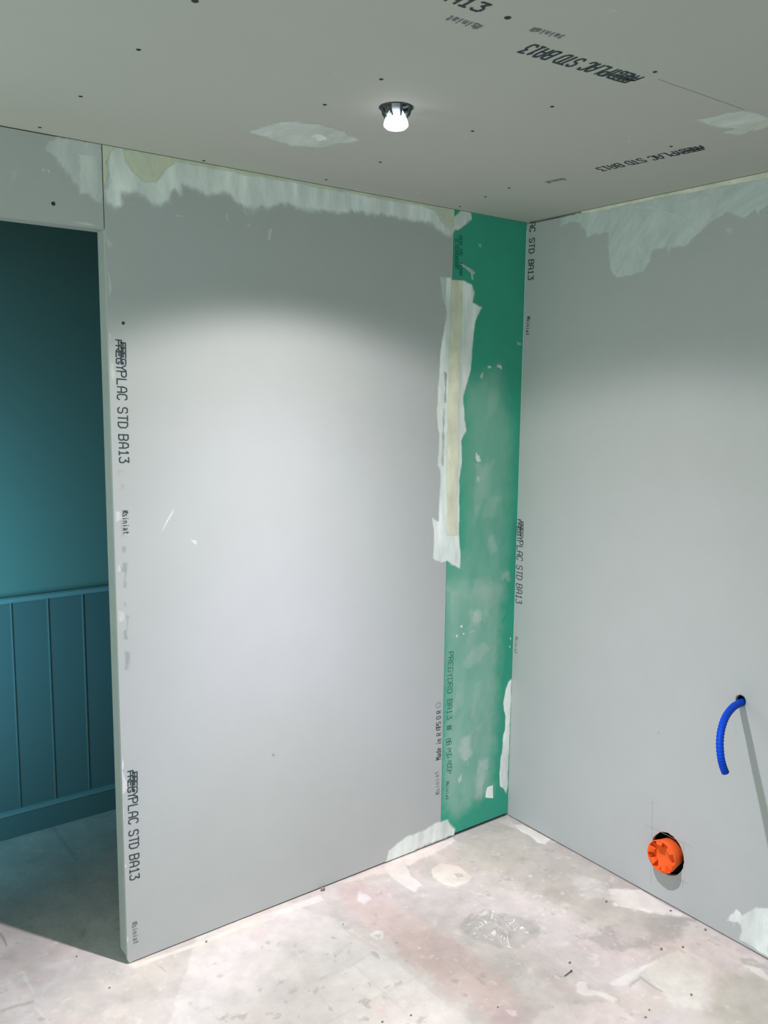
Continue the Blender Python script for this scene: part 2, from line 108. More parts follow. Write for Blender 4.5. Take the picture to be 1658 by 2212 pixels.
('plaster_scuff','C',[[-.6017,-.0701],[-.5984,-.1135],[-.5775,-.0956],[-.5807,-.0598]],{'col': (0.86,.89,.875),'al': 0.2,'edge': 0.008,'fe': 0.01,'board': 'ceiling'}),
('plaster_scuff','C',[[-.6094,-.9984],[-.5856,-1.0175],[-.5797,-1.0014]],{'col': (0.86,.89,.875),'al': 0.2,'edge': 0.008,'fe': 0.01,'board': 'ceiling'})],'FL': [([[-.0147,-.0107],[.0013,-.2539],[-.0006,-.639],[.0003,-.828],[-.1325,-.8717],[-.2968,-.7847],[-.2989,-.4444],[-.3301,-.2254],[-.3014,-.0267]],(0.53,.5,.46),.75,.05,.06),([[-.241,-.0465],[-.0387,-.1189],[-.1177,-.2483],[-.3351,-.2829],[-.3932,-.0739]],(0.62,.59,.53),.6,.04,.05),([[-.2617,-.4332],[-.2134,-.5055],[-.2567,-.5656],[-.3291,-.4959]],(0.46,.43,.39),.45,.03,.04),([[-.3608,-.7076],[-.2318,-.7036],[-.0961,-.7504],[-.0093,-.8297],[-.1259,-.8763],[-.2479,-.8427],[-.3412,-.7907]],(0.42,.41,.4),.75,.05,.04),([[-.2535,-.7209],[-.1418,-.7346],[-.1869,-.8168],[-.2903,-.7893]],(0.62,.61,.59),.6,.03,.03),([[-.8117,-.0208],[-.7133,-.1102],[-.7162,-.3227],[-.7023,-.4933],[-.697,-.6986],[-.7224,-.7847],[-.8454,-.7698],[-.8696,-.6273],[-.8753,-.4583],[-.8763,-.29],[-.8865,-.132]],(0.66,.53,.5),.7,.06,.06),([[-.7421,-.4181],[-.6959,-.4979],[-.7632,-.5959],[-.8534,-.5859],[-.8662,-.5078]],(0.6,.48,.46),.5,.05,.05),([[-.7432,-.5963],[-.6891,-.6907],[-.7142,-.7262],[-.775,-.6955],[-.7812,-.6379]],(0.62,.49,.47),.5,.04,.05),([[-.5853,-.7239],[-.5582,-.7985],[-.5884,-.8813],[-.6217,-.8824],[-.6249,-.7905]],(0.62,.5,.48),.45,.03,.05),([[-.8387,-.7008],[-.7589,-.8202],[-.7045,-.9187],[-.8496,-.8139]],(0.62,.48,.5),.5,.05,.06),([[-1.1481,.2781],[-.9327,-.2008],[-.9011,-.4542],[-.9014,-.5513],[-.9003,-.706],[-.9006,-.7887],[-1.598,-.3629]],(0.8,.77,.74),.55,.012,.015),([[-.9725,-.1722],[-.9352,-.3712],[-.9011,-.4542],[-.9239,-.508],[-1.0214,-.4649],[-1.1293,-.36],[-1.0798,-.2523]],(0.79,.78,.76),.4,.03,.05),([[-.9292,-.136],[-.9475,-.2228],[-.895,-.4586],[-.8994,-.6944],[-.9084,-.694],[-.9113,-.4611],[-.9548,-.2337]],(0.62,.6,.58),.5,.004,.006),([[-.3232,-.8984],[-.2165,-.9028],[-.1505,-.9203],[-.1576,-1.0034],[-.216,-1.0449],[-.3254,-1.071],[-.3,-1.1144],[-.4031,-1.0586],[-.3771,-.9558]],(0.7,.7,.64),.85,.015,.012),([[-.4687,-.8831],[-.3732,-.8906],[-.2623,-.8992],[-.2711,-.9146],[-.3486,-.9083],[-.4356,-.9203],[-.4681,-.9008]],(0.76,.74,.7),.9,.008,.006),([[-.4382,-.9224],[-.3717,-.9165],[-.3771,-.9558],[-.3746,-.997],[-.3824,-.994],[-.3849,-.9528],[-.3828,-.9248],[-.4376,-.9307]],(0.42,.38,.32),.75,.004,.005),([[-.3837,-1.0034],[-.2843,-1.1006],[-.3358,-1.1254],[-.39,-1.0495]],(0.76,.74,.71),.7,.02,.015),([[-.137,-1.0325],[-.067,-1.1522],[-.2425,-1.2639],[-.3434,-1.1911],[-.3499,-1.1031],[-.2268,-1.0641]],(0.52,.5,.43),.7,.05,.05),([[-.5108,-.8989],[-.434,-.928],[-.3953,-.9691],[-.4016,-1.0411],[-.5264,-1.0239],[-.5209,-.9426]],(0.66,.61,.54),.7,.03,.03),([[-.0818,-1.065],[-.0608,-1.1014],[-.0731,-1.1479],[-.0897,-1.1494],[-.0893,-1.1018]],(0.78,.77,.72),.8,.008,.008),([[-.067,-1.0396],[-.0292,-1.0669],[-.0346,-1.1343],[-.0608,-1.1014],[-.0764,-1.0618]],(0.46,.43,.38),.7,.01,.01),([[-.5498,-.8314],[-.5318,-.8283],[-.5202,-.842],[-.538,-.8663],[-.5168,-.8946],[-.5009,-.9444],[-.525,-.9459],[-.5352,-.9006],[-.5646,-.8794],[-.5729,-.8541]],(0.82,.78,.75),.95,.01,.006),([[-.6448,-.8657],[-.5209,-.9426],[-.5377,-1.0157],[-.5857,-1.0276],[-.8074,-.8674],[-.7133,-.8531]],(0.78,.74,.71),.8,.02,.02),([[-.6344,-.6886],[-.6246,-.7507],[-.6059,-.8687],[-.5799,-.9372],[-.6734,-.8819],[-.7074,-.7701]],(0.75,.7,.68),.5,.03,.04),([[-.5071,-.1298],[-.4516,-.1136],[-.4102,-.164],[-.4147,-.2099],[-.4147,-.246],[-.451,-.2633],[-.5079,-.2609],[-.5315,-.2211],[-.5303,-.1674]],(0.8,.77,.7),.95,.006,.005),([[-.4611,-.1969],[-.442,-.2066],[-.4426,-.2301],[-.4672,-.2282]],(0.56,.53,.48),.9,.004,.004),([[-.6211,-.001],[-.4588,-.0051],[-.2917,-.001],[-.3014,-.0267],[-.4046,-.0437],[-.5032,-.0599],[-.562,-.0598],[-.5882,-.1221],[-.5891,-.1799],[-.6376,-.1982],[-.6466,-.1388],[-.6515,-.0569]],(0.84,.79,.76),.85,.015,.01),([[-.8047,-.0104],[-.6191,.0018],[-.649,-.0686],[-.7123,-.0334],[-.7759,-.031]],(0.78,.73,.71),.6,.02,.015),([[-.0329,-.0688],[-.0065,-.0876],[-.0008,-.1506],[-.0019,-.2284],[-.0459,-.2455],[-.0584,-.2182],[-.0482,-.1954],[-.0468,-.1131]],(0.86,.84,.78),.95,.008,.006),([[-.063,-.0021],[-.0124,-.0227],[-.0468,-.1131],[-.0661,-.0626]],(0.74,.71,.62),.7,.01,.01),([[-.0868,-.5773],[.0004,-.6435],[-.0068,-.7357],[-.0029,-.8206],[-.0575,-.7815],[-.092,-.7275],[-.1454,-.6453]],(0.86,.82,.79),.9,.02,.02),([[-.1282,-.4308],[-.078,-.526],[-.1216,-.6265],[-.1943,-.5562]],(0.76,.74,.72),.6,.04,.04),([[-.795,-.0893],[-.7791,-.1192],[-.7859,-.1508],[-.8235,-.1596],[-.8283,-.1294]],(0.84,.78,.78),.8,.01,.008),([[-.9012,-.3039],[-.8697,-.2947],[-.854,-.314],[-.8731,-.3397],[-.8984,-.334]],(0.82,.79,.77),.85,.006,.006),([[-.786,-.7884],[-.7667,-.8084],[-.7809,-.8223],[-.7944,-.8066]],(0.85,.8,.8),.8,.01,.006),([[-.2539,-.357],[-.2419,-.3566],[-.2406,-.3664],[-.2526,-.3668]],(0.88,.85,.82),.8,.004,.004),([[-.3507,-.3791],[-.343,-.3789],[-.3421,-.3852],[-.3497,-.3855]],(0.88,.85,.82),.8,.004,.004),([[-.1636,-.6144],[-.1598,-.6145],[-.1594,-.6174],[-.1633,-.6173]],(0.88,.85,.82),.8,.004,.004),([[-.7428,-.1267],[-.7358,-.1261],[-.7343,-.1328],[-.7412,-.1334]],(0.88,.85,.82),.8,.004,.004),([[-.5279,-.3174],[-.5231,-.3171],[-.5223,-.3214],[-.5271,-.3216]],(0.88,.85,.82),.8,.004,.004),([[-.8191,-.4398],[-.8109,-.4396],[-.8089,-.4471],[-.8171,-.4472]],(0.88,.85,.82),.8,.004,.004),([[-.8043,-.5094],[-.7983,-.5094],[-.7969,-.5147],[-.8029,-.5148]],(0.88,.85,.82),.8,.004,.004),([[-.8104,-.5758],[-.8055,-.5759],[-.8043,-.5802],[-.8092,-.5802]],(0.88,.85,.82),.8,.004,.004),([[-.7187,-.2522],[-.7131,-.2519],[-.7118,-.2572],[-.7175,-.2575]],(0.88,.85,.82),.8,.004,.004),([[-.8074,-.7235],[-.8017,-.7237],[-.8004,-.7285],[-.806,-.7282]],(0.88,.85,.82),.8,.004,.004),([[-.7665,-.4163],[-.7612,-.4162],[-.76,-.421],[-.7652,-.4211]],(0.88,.85,.82),.8,.004,.004),([[-.8806,-.3956],[-.8755,-.3954],[-.8742,-.4001],[-.8792,-.4003]],(0.88,.85,.82),.8,.004,.004),([[-.4941,-.7469],[-.4888,-.7472],[-.4879,-.7514],[-.4933,-.7512]],(0.88,.85,.82),.8,.004,.004),([[-.4382,-.9705],[-.4331,-.971],[-.4323,-.9748],[-.4374,-.9743]],(0.88,.85,.82),.8,.004,.004),([[-.6035,-.7659],[-.5984,-.7662],[-.5975,-.7702],[-.6025,-.77]],(0.88,.85,.82),.8,.004,.004),([[-.6268,-.9513],[-.6193,-.9521],[-.6178,-.9579],[-.6254,-.9571]],(0.88,.85,.82),.8,.004,.004),([[-.6601,-.6561],[-.6549,-.6562],[-.6539,-.6605],[-.659,-.6604]],(0.88,.85,.82),.8,.004,.004),([[-.7058,-.2081],[-.7001,-.2077],[-.6989,-.2131],[-.7046,-.2135]],(0.88,.85,.82),.8,.004,.004),([[-.6186,-.3927],[-.6129,-.3926],[-.6119,-.3975],[-.6175,-.3977]],(0.88,.85,.82),.8,.004,.004),([[-.317,-.3356],[-.3118,-.3354],[-.3111,-.3398],[-.3164,-.34]],(0.88,.85,.82),.8,.004,.004),([[-.3876,-.5414],[-.3781,-.5414],[-.3768,-.5492],[-.3863,-.5491]],(0.88,.85,.82),.8,.004,.004),([[-.3386,-.542],[-.3301,-.5421],[-.329,-.5489],[-.3376,-.5489]],(0.88,.85,.82),.8,.004,.004),([[-1.5574,-.0021],[-1.477,-.0164],[-1.3306,-.026],[-1.1337,-.0201],[-1.1495,-.0493],[-1.2314,-.0398],[-1.3387,-.0435],[-1.4633,-.0306],[-1.5489,-.0296]],(0.82,.78,.71),.8,.004,.006),([[-1.1317,-.0162],[-1.0257,-.0264],[-.9084,-.0259],[-.9148,-.0641],[-1.0405,-.0515],[-1.1526,-.0549]],(0.82,.78,.74),.75,.006,.008),([[-1.8423,.1317],[-1.8205,.0996],[-1.8008,.11],[-1.7587,.1214],[-1.7368,.0972],[-1.7503,.0572],[-1.8182,.0423],[-1.8467,.0785]],(0.55,.47,.45),.55,.015,.02),([[-1.5538,-.0429],[-1.4892,-.0469],[-1.4804,-.0957],[-1.49,-.1303],[-1.5636,-.1175],[-1.611,-.0992]],(0.64,.6,.54),.6,.015,.03),([[-1.4916,-.0408],[-1.4797,-.0708],[-1.4775,-.0979],[-1.4818,-.099],[-1.4856,-.0734]],(0.4,.34,.26),.6,.003,.004),([[-1.8173,.1468],[-1.8119,.1428],[-1.8129,.0385],[-1.8173,.0377],[-1.8207,.116]],(0.8,.77,.74),.5,.004,.006),([[-1.9063,.0149],[-1.8668,.0123],[-1.8196,.0047],[-1.823,-.0081],[-1.8691,.0028],[-1.9089,.0036]],(0.46,.4,.33),.6,.006,.008),([[-1.8228,-.0232],[-1.8068,-.1286],[-1.8135,-.1238],[-1.8279,-.0269]],(0.8,.77,.72),.5,.004,.006),([[-1.8269,.3684],[-1.8211,.3738],[-1.8212,.2987],[-1.8261,.2967]],(0.25,.25,.24),.7,.003,.004),([[-1.8526,.2538],[-1.8311,.2338],[-1.8177,.1981],[-1.8332,.2248],[-1.8552,.2424]],(0.45,.42,.38),.5,.003,.005),([[-1.7381,.0241],[-1.6724,.0093],[-1.6345,.0151],[-1.635,-.0661],[-1.6697,-.1034],[-1.7278,-.1645],[-1.7781,-.085]],(0.66,.61,.55),.35,.04,.05),([[-1.6819,-.1397],[-1.6112,-.1608],[-1.6276,-.1935],[-1.6523,-.1903],[-1.6898,-.1633]],(0.84,.76,.7),.5,.02,.02),([[-1.4773,-.2421],[-1.4639,-.3043],[-1.4699,-.3073],[-1.4815,-.2619]],(0.62,.58,.56),.5,.01,.01),([[-1.138,-.3797],[-1.0524,-.3847],[-.9477,-.3756],[-.95,-.3826],[-1.0563,-.3983],[-1.1396,-.3903]],(0.6,.58,.56),.45,.004,.006),([[-1.1376,-.4113],[-1.067,-.3906],[-.9559,-.387],[-.9402,-.4489],[-.966,-.5193],[-1.0472,-.4842],[-1.1236,-.4445]],(0.82,.8,.78),.4,.03,.03),([[-1.5131,1.0104],[-1.4985,1.0],[-1.4947,.6654],[-1.5076,.6555]],(0.3,.31,.32),.35,.003,.005)],'TX': [{'part': 'printed_lettering','s': 'L','txt': '@BIG','A': [-1.5384,1.8097],'B': [-1.5381,1.4752],'C': [-1.5127,1.8123],'board': 'grey','w': 0.0026,'col': 'ink'},
{'part': 'printed_lettering','s': 'L','txt': '*siniat','A': [-1.5342,1.3461],'B': [-1.5324,1.2775],'C': [-1.5186,1.3464],'board': 'grey','w': 0.0016,'col': 'ink'},
{'part': 'printed_lettering','s': 'L','txt': '@BIG','A': [-1.5416,.597],'B': [-1.5437,.258],'C': [-1.5144,.5914],'board': 'grey','w': 0.0026,'col': 'ink'},
{'part': 'printed_lettering','s': 'L','txt': '*siniat','A': [-1.5422,.1276],'B': [-1.5389,.0549],'C': [-1.5265,.1233],'board': 'grey','w': 0.0016,'col': 'inkf'},
{'part': 'printed_lettering','s': 'L','txt': '*siniat','A': [-.3633,.1909],'B': [-.3726,.288],'C': [-.3838,.1966],'board': 'grey','w': 0.0013,'col': 'inkf'},
{'part': 'printed_lettering','s': 'L','txt': 'Made in','A': [-.3613,.3285],'B': [-.3624,.4117],'C': [-.385,.3346],'board': 'grey','w': 0.002,'col': 'ink'},
{'part': 'printed_lettering','s': 'L','txt': '#9','A': [-.3627,.4225],'B': [-.3653,.5195],'C': [-.3874,.4284],'board': 'grey','w': 0.0018,'col': 'ink'},
{'part': 'printed_lettering','s': 'L','txt': 'o','A': [-.3655,.5303],'B': [-.3685,.5557],'C': [-.3902,.5356],'board': 'grey','w': 0.001,'col': 'inkf'},
{'part': 'printed_lettering','s': 'L','txt': 'PREGYDRO BA13 ■','A': [-.3356,.7372],'B': [-.3352,.4331],'C': [-.3121,.7331],'board': 'green','w': 0.002,'col': 'ginkf'},
{'part': 'printed_lettering','s': 'L','txt': '#11','A': [-.3369,.4007],'B': [-.3285,.261],'C': [-.3111,.3945],'board': 'green','w': 0.0018,'col': 'ginkf'},
{'part': 'printed_lettering','s': 'L','txt': '*siniat','A': [-.3322,.2338],'B': [-.3321,.1591],'C': [-.3179,.2299],'board': 'green','w': 0.0013,'col': 'ginkf'},
{'part': 'printed_lettering','s': 'L','txt': '#12','A': [-.3283,2.2166],'B': [-.3242,2.0823],'C': [-.314,2.2183],'board': 'green','w': 0.0022,'col': 'ginkf'},
{'part': 'printed_lettering','s': 'L','txt': '#10','A': [-.3465,2.2034],'B': [-.3436,2.1053],'C': [-.3314,2.2052],'board': 'green','w': 0.0022,'col': 'ginkf'},
{'part': 'printed_lettering','s': 'R','txt': 'AC STD BA13','A': [-.0158,2.2997],'B': [-.0153,2.0919],'C': [-.0414,2.2958],'board': 'right','w': 0.003,'col': 'ink'},
{'part': 'printed_lettering','s': 'R','txt': '*siniat','A': [-.0175,1.9644],'B': [-.0142,1.8944],'C': [-.0324,1.9634],'board': 'right','w': 0.0018,'col': 'ink'},
{'part': 'printed_lettering','s': 'R','txt': '@BIG','A': [-.0015,1.2076],'B': [-.0076,.8765],'C': [-.0318,1.2113],'board': 'right','w': 0.0024,'col': 'ink'},
{'part': 'printed_lettering','s': 'R','txt': '*siniat','A': [-.0097,.7458],'B': [-.0078,.6746],'C': [-.0258,.7496],'board': 'right','w': 0.0014,'col': 'inkf'},
{'part': 'printed_lettering','s': 'C','txt': '@BIG','A': [-.8593,-1.151],'B': [-1.1522,-1.1265],'C': [-.8262,-1.1118],'board': 'ceiling','w': 0.004,'col': 'ink'},
{'part': 'printed_lettering','s': 'C','txt': '*siniat','A': [-1.2053,-1.1769],'B': [-1.1345,-1.1865],'C': [-1.1967,-1.162],'board': 'ceiling','w': 0.0024,'col': 'inkf'},
{'part': 'printed_lettering','s': 'C','txt': 'BA13','A': [-1.42,-1.1571],'B': [-1.3175,-1.1617],'C': [-1.4314,-1.1877],'board': 'ceiling','w': 0.004,'col': 'ink'},
{'part': 'printed_lettering','s': 'C','txt': '*siniat','A': [-1.2757,-1.1285],'B': [-1.3482,-1.1219],'C': [-1.2652,-1.1103],'board': 'ceiling','w': 0.0024,'col': 'inkf'},
{'part': 'printed_lettering','s': 'C','txt': '@BIG','A': [-.3677,-.9554],'B': [-.401,-.6447],'C': [-.3274,-.9411],'board': 'ceiling','w': 0.0034,'col': 'ink'},
{'part': 'printed_lettering','s': 'C','txt': '*siniat','A': [-.3897,-.5163],'B': [-.395,-.4489],'C': [-.3642,-.5025],'board': 'ceiling','w': 0.0022,'col': 'inkf'}],'LN': [[[-.6662,.3313],[-.673,.2001]],[[-.6436,.2371],[-.8253,.2366]],[[-.7931,.24],[-.7933,.1997]],[[-.6758,.0987],[-.678,.0387]],[[-.7811,.1055],[-.8174,.1065]],[[-.7978,.1113],[-.7972,.0838]],[[-.6654,.3287],[-.6685,.3207]],[[-.7865,.3453],[-.7896,.3346]],[[-.9448,.6672],[-.9461,.6552]]],'SC': [[-1.7101,-.9043],[-1.7097,-.653],[-1.2656,-.8147],[-1.2724,-.6141],[-.874,-.9178],[-.8915,-.6787],[-.9008,-.3168],[-.9117,-.0603],[-.3976,-.2009],[-.3663,-.0438],[-1.7153,-.3277],[-1.7246,-.0442],[-1.2663,-1.1752],[-.869,-1.1809],[-.4219,-.3312],[-1.2856,-.0214],[-.4156,-.9011]],'SL': [[-1.6871,2.1343],[-1.5166,1.8498]],'CRU': [[-.1567,-.6194],[-.0282,-.7784],[-.0236,-.9021],[-.2186,-.8789],[-.1569,-.9111],[-.4951,-.7577],[-.3226,-1.0513],[-.4695,-1.0192],[-.5013,-1.0301],[-.8869,.008],[-.9372,-.2095],[-1.0135,-.6522],[-1.091,-.6262],[-.8,-.7671],[-1.6689,.1216],[-1.3261,-.0386],[-1.6361,-.0693]],'NA': [[-.5556,-.7893],[-.52,-.7865]],'SEAM': [[-.8313,-1.161],[-.7757,-1.1611],[-.7172,-1.1634],[-.6381,-1.1646],[-.5309,-1.1664]]}

# ------------------------------------------------------------------ camera, sky, exposure
px, py, pz, yaw, pitch, roll, foc = DATA['CAM'][:7]
f = Vector((math.cos(yaw)*math.cos(pitch), math.sin(yaw)*math.cos(pitch), -math.sin(pitch)))
r = f.cross(Vector((0, 0, 1))).normalized(); u = r.cross(f)
r2 = r*math.cos(roll)+u*math.sin(roll); u2 = -r*math.sin(roll)+u*math.cos(roll)
cam = bpy.data.cameras.new('camera'); co = bpy.data.objects.new('camera', cam); C.objects.link(co)
co.matrix_world = Matrix(((r2.x, u2.x, -f.x, px), (r2.y, u2.y, -f.y, py), (r2.z, u2.z, -f.z, pz), (0, 0, 0, 1)))
cam.sensor_fit = 'VERTICAL'; cam.sensor_height = 24; cam.lens = foc*24/2212; cam.clip_start = .02
SC.camera = co
w = bpy.data.worlds.new('world'); SC.world = w; w.use_nodes = True
bg = w.node_tree.nodes['Background']; bg.inputs[0].default_value = (.70, 1.0, .91, 1); bg.inputs[1].default_value = .86
SC.view_settings.view_transform = 'Standard'; SC.view_settings.look = 'None'
SC.view_settings.exposure = 0.0; SC.view_settings.gamma = 1
# daylight that reaches the passage behind the doorway from its far left end
ld = bpy.data.lights.new('passage_daylight', 'AREA'); ld.shape = 'RECTANGLE'; ld.size = 1.0; ld.size_y = .5
ld.energy = 10.0; ld.color = (.20, .72, .96)
lo = bpy.data.objects.new('passage_daylight', ld); C.objects.link(lo); lo.location = (-2.45, .30, .85)
lo.rotation_euler = (0, math.radians(-90), math.radians(66)); ld.spread = math.radians(118)
# added unseen area light, brightens the left of the doorway wall and the jamb
lg = bpy.data.lights.new('side_fill', 'AREA'); lg.shape = 'RECTANGLE'; lg.size = 1.2; lg.size_y = .34
lg.energy = 9.5; lg.color = (.86, 1.0, .90)
go = bpy.data.objects.new('side_fill', lg); C.objects.link(go); go.location = (-2.95, -.25, 1.25)
go.rotation_euler = (0, math.radians(-90), 0)
LAMP = (-1.138, -.698)

# ------------------------------------------------------------------ helpers
def nlink(t, a, b): t.links.new(a, b)
def material(name, col, rough=.8, noise=0, scale=8, bump=0, bscale=60, metal=0, attr=False, spec=.3, stretch=(1,1,1)):
    m = bpy.data.materials.new(name); m.use_nodes = True; t = m.node_tree; b = t.nodes['Principled BSDF']
    b.inputs['Roughness'].default_value = rough; b.inputs['Metallic'].default_value = metal
    b.inputs['Specular IOR Level'].default_value = spec
    b.inputs['Base Color'].default_value = (*col, 1)
    tc = t.nodes.new('ShaderNodeTexCoord'); mp = t.nodes.new('ShaderNodeMapping'); mp.inputs['Scale'].default_value = stretch
    nlink(t, tc.outputs['Object'], mp.inputs[0])
    src = None
    if attr:
        at = t.nodes.new('ShaderNodeAttribute'); at.attribute_name = 'Col'; src = at.outputs['Color']
    if noise:
        n = t.nodes.new('ShaderNodeTexNoise'); n.inputs['Scale'].default_value = scale; n.inputs['Detail'].default_value = 8
        n.inputs['Roughness'].default_value = .65; nlink(t, mp.outputs[0], n.inputs['Vector'])
        mr = t.nodes.new('ShaderNodeMapRange'); mr.inputs[1].default_value = .25; mr.inputs[2].default_value = .75
        mr.inputs[3].default_value = 1-noise; mr.inputs[4].default_value = 1+noise; nlink(t, n.outputs[0], mr.inputs[0])
        mx = t.nodes.new('ShaderNodeVectorMath'); mx.operation = 'SCALE'
        if src: nlink(t, src, mx.inputs[0])
        else: mx.inputs[0].default_value = col
        nlink(t, mr.outputs[0], mx.inputs['Scale']); nlink(t, mx.outputs[0], b.inputs['Base Color'])
    elif src: nlink(t, src, b.inputs['Base Color'])
    if bump:
        n2 = t.nodes.new('ShaderNodeTexNoise'); n2.inputs['Scale'].default_value = bscale; n2.inputs['Detail'].default_value = 5
        nlink(t, mp.outputs[0], n2.inputs['Vector'])
        bu = t.nodes.new('ShaderNodeBump'); bu.inputs['Strength'].default_value = bump; bu.inputs['Distance'].default_value = .002
        nlink(t, n2.outputs[0], bu.inputs['Height']); nlink(t, bu.outputs[0], b.inputs['Normal'])
    return m
def with_alpha(m, name='Alpha', streak=None):
    t = m.node_tree; b = t.nodes['Principled BSDF']
    a = t.nodes.new('ShaderNodeAttribute'); a.attribute_name = name
    nlink(t, a.outputs['Fac'], b.inputs['Alpha'])
    return m
M = {}
M['grey'] = material('grey_board_paper', (.445, .45, .455), .75, .025, 5, .12, 180)
M['ceil'] = material('grey_ceiling_paper', (.48, .47, .435), .8, .02, 4, .1, 180)
M['green'] = material('green_board_paper', (.035, .34, .23), .62, .07, 7, .12, 160, spec=.35)
M['core'] = material('gypsum_core', (.36, .385, .37), .9, .06, 20, .4, 90)
M['dark'] = material('void_shade_black', (.012, .012, .016), .9)  # near-black colour stands for the shade inside holes and gaps
M['comp'] = with_alpha(material('joint_compound', (.8, .8, .8), .75, .05, 14, .5, 70, attr=True, spec=.25))
M['ink'] = material('black_printed_ink', (.035, .05, .06), .8)
M['inkf'] = material('faded_printed_ink', (.17, .19, .20), .8)
M['ginkf'] = material('faded_ink_on_green', (.015, .17, .11), .8)
M['pencil'] = material('pencil_line', (.38, .38, .37), .8)
M['floor'] = material('dusty_floor', (.7, .65, .62), .62, .075, 26, .55, 55, attr=True, spec=.35)
M['passage'] = material('painted_passage_wall', (.13, .23, .22), .6, .03, 4, .1, 120)
M['panel'] = material('painted_wainscot', (.09, .155, .165), .5, .03, 6)
M['rail'] = material('painted_wainscot_trim', (.17, .28, .30), .45)
M['screw'] = material('dark_phosphate_screw', (.04, .045, .05), .6, metal=.3)
M['lidO'] = material('orange_plastic', (.84, .12, .022), .6, .04, 30, spec=.15)
M['blue'] = material('blue_corrugated_plastic', (.001, .050, .48), .5, spec=.12)
M['brown'] = material('brown_grit', (.24, .19, .15), .9)
M['nail'] = material('rusty_nail', (.20, .16, .14), .5, metal=.6)
M['metal'] = material('galvanised_metal', (.30, .36, .38), .4, metal=.8)
M['white'] = material('white_ceramic', (.30, .34, .37), .5)
M['dmetal'] = material('dark_steel_clip', (.06, .08, .09), .45, metal=.7)
M['blackwire'] = material('brown_terminal_block', (.20, .16, .15), .6)

def mesh_obj(name, verts, faces, mat, parent=None, smooth=False):
    me = bpy.data.meshes.new(name); me.from_pydata([tuple(v) for v in verts], [], faces); me.update()
    if mat: me.materials.append(M[mat] if isinstance(mat, str) else mat)
    o = bpy.data.objects.new(name, me); C.objects.link(o)
    if parent: o.parent = parent
    if smooth:
        for p in me.polygons: p.use_smooth = True
    return o
def struct(o): o['kind'] = 'structure'; return o
def tag(o, label, cat, group=None):
    o['label'] = label; o['category'] = cat
    if group: o['group'] = group
    return o
def to3(s, a, b, off=0):
    if s == 'L': return (a, -off, b)
    if s == 'R': return (-off, a, b)
    if s == 'C': return (a, b, H-off)
    return (a, b, off)
def plate(name, s, outer, holes, th, mat, parent=None):
    """board: outline with holes on surface s, thickness th going away from the room"""
    loops = [outer]+holes
    flat = [p for l in loops for p in l]
    tri = tessellate_polygon([[Vector((a, b, 0)) for a, b in l] for l in loops])
    n = len(flat)
    vs = [to3(s, a, b, 0) for a, b in flat]+[to3(s, a, b, -th) for a, b in flat]
    fs = [tuple(t) for t in tri]+[tuple(i+n for i in reversed(t)) for t in tri]
    k = 0
    for l in loops:
        m = len(l)
        for i in range(m):
            a, b = k+i, k+(i+1) % m; fs.append((a, b, b+n, a+n))
        k += m
    o = mesh_obj(name, vs, fs, mat, parent)
    bm = bmesh.new(); bm.from_mesh(o.data); bmesh.ops.recalc_face_normals(bm, faces=bm.faces); bm.to_mesh(o.data); bm.free()
    return o
def rect(a0, a1, b0, b1): return [(a0, b0), (a1, b0), (a1, b1), (a0, b1)]
def circle(ca, cb, r, n=40, ra=None): return [(ca+(ra or r)*math.cos(2*math.pi*i/n), cb+r*math.sin(2*math.pi*i/n)) for i in range(n)]
def box(name, x0, x1, y0, y1, z0, z1, mat, parent=None, bev=0):
    bm = bmesh.new(); bmesh.ops.create_cube(bm, size=1)
    for v in bm.verts: v.co = ((x0+x1)/2+v.co.x*(x1-x0), (y0+y1)/2+v.co.y*(y1-y0), (z0+z1)/2+v.co.z*(z1-z0))
    if bev: bmesh.ops.bevel(bm, geom=bm.edges[:], offset=bev, segments=2, affect='EDGES')
    me = bpy.data.meshes.new(name); bm.to_mesh(me); bm.free()
    me.materials.append(M[mat]); o = bpy.data.objects.new(name, me); C.objects.link(o)
    if parent: o.parent = parent
    return o
def lathe(name, prof, mat, loc, parent=None, axis='z', n=48, mats=None):
    vs, fs = [], []
    for r_, h_ in prof:
        for i in range(n):
            a = 2*math.pi*i/n; c, s_ = r_*math.cos(a), r_*math.sin(a)
            vs.append((c, s_, h_) if axis == 'z' else (h_, c, s_))
    for j in range(len(prof)-1):
        for i in range(n):
            a, b = j*n+i, j*n+(i+1) % n; fs.append((a, b, b+n, a+n))
    vs = [(x+loc[0], y+loc[1], z+loc[2]) for x, y, z in vs]
    o = mesh_obj(name, vs, fs, mat, parent, True)
    bm = bmesh.new(); bm.from_mesh(o.data); bmesh.ops.remove_doubles(bm, verts=bm.verts, dist=1e-6)
    bmesh.ops.recalc_face_normals(bm, faces=bm.faces); bm.to_mesh(o.data); bm.free()
    for p in o.data.polygons: p.use_smooth = True
    return o
def tube_mesh(pts, rad, n=14, cap=True, ring=None):
    vs, fs = [], []; pts = [Vector(p) for p in pts]; N = len(pts); up = Vector((0, 1, 0))
    for i, p in enumerate(pts):
        d = (pts[min(i+1, N-1)]-pts[max(i-1, 0)]).normalized()
        a = d.cross(up).normalized(); b = d.cross(a)
        rr = rad[i] if isinstance(rad, (list, tuple)) else rad
        for k in range(n):
            t = 2*math.pi*k/n; vs.append(p+a*math.cos(t)*rr+b*math.sin(t)*rr)
    for i in range(N-1):
        for k in range(n):
            a, b = i*n+k, i*n+(k+1) % n; fs.append((a, b, b+n, a+n))
    if cap: fs += [tuple(range(n)), tuple(range((N-1)*n, N*n))]
    return vs, fs

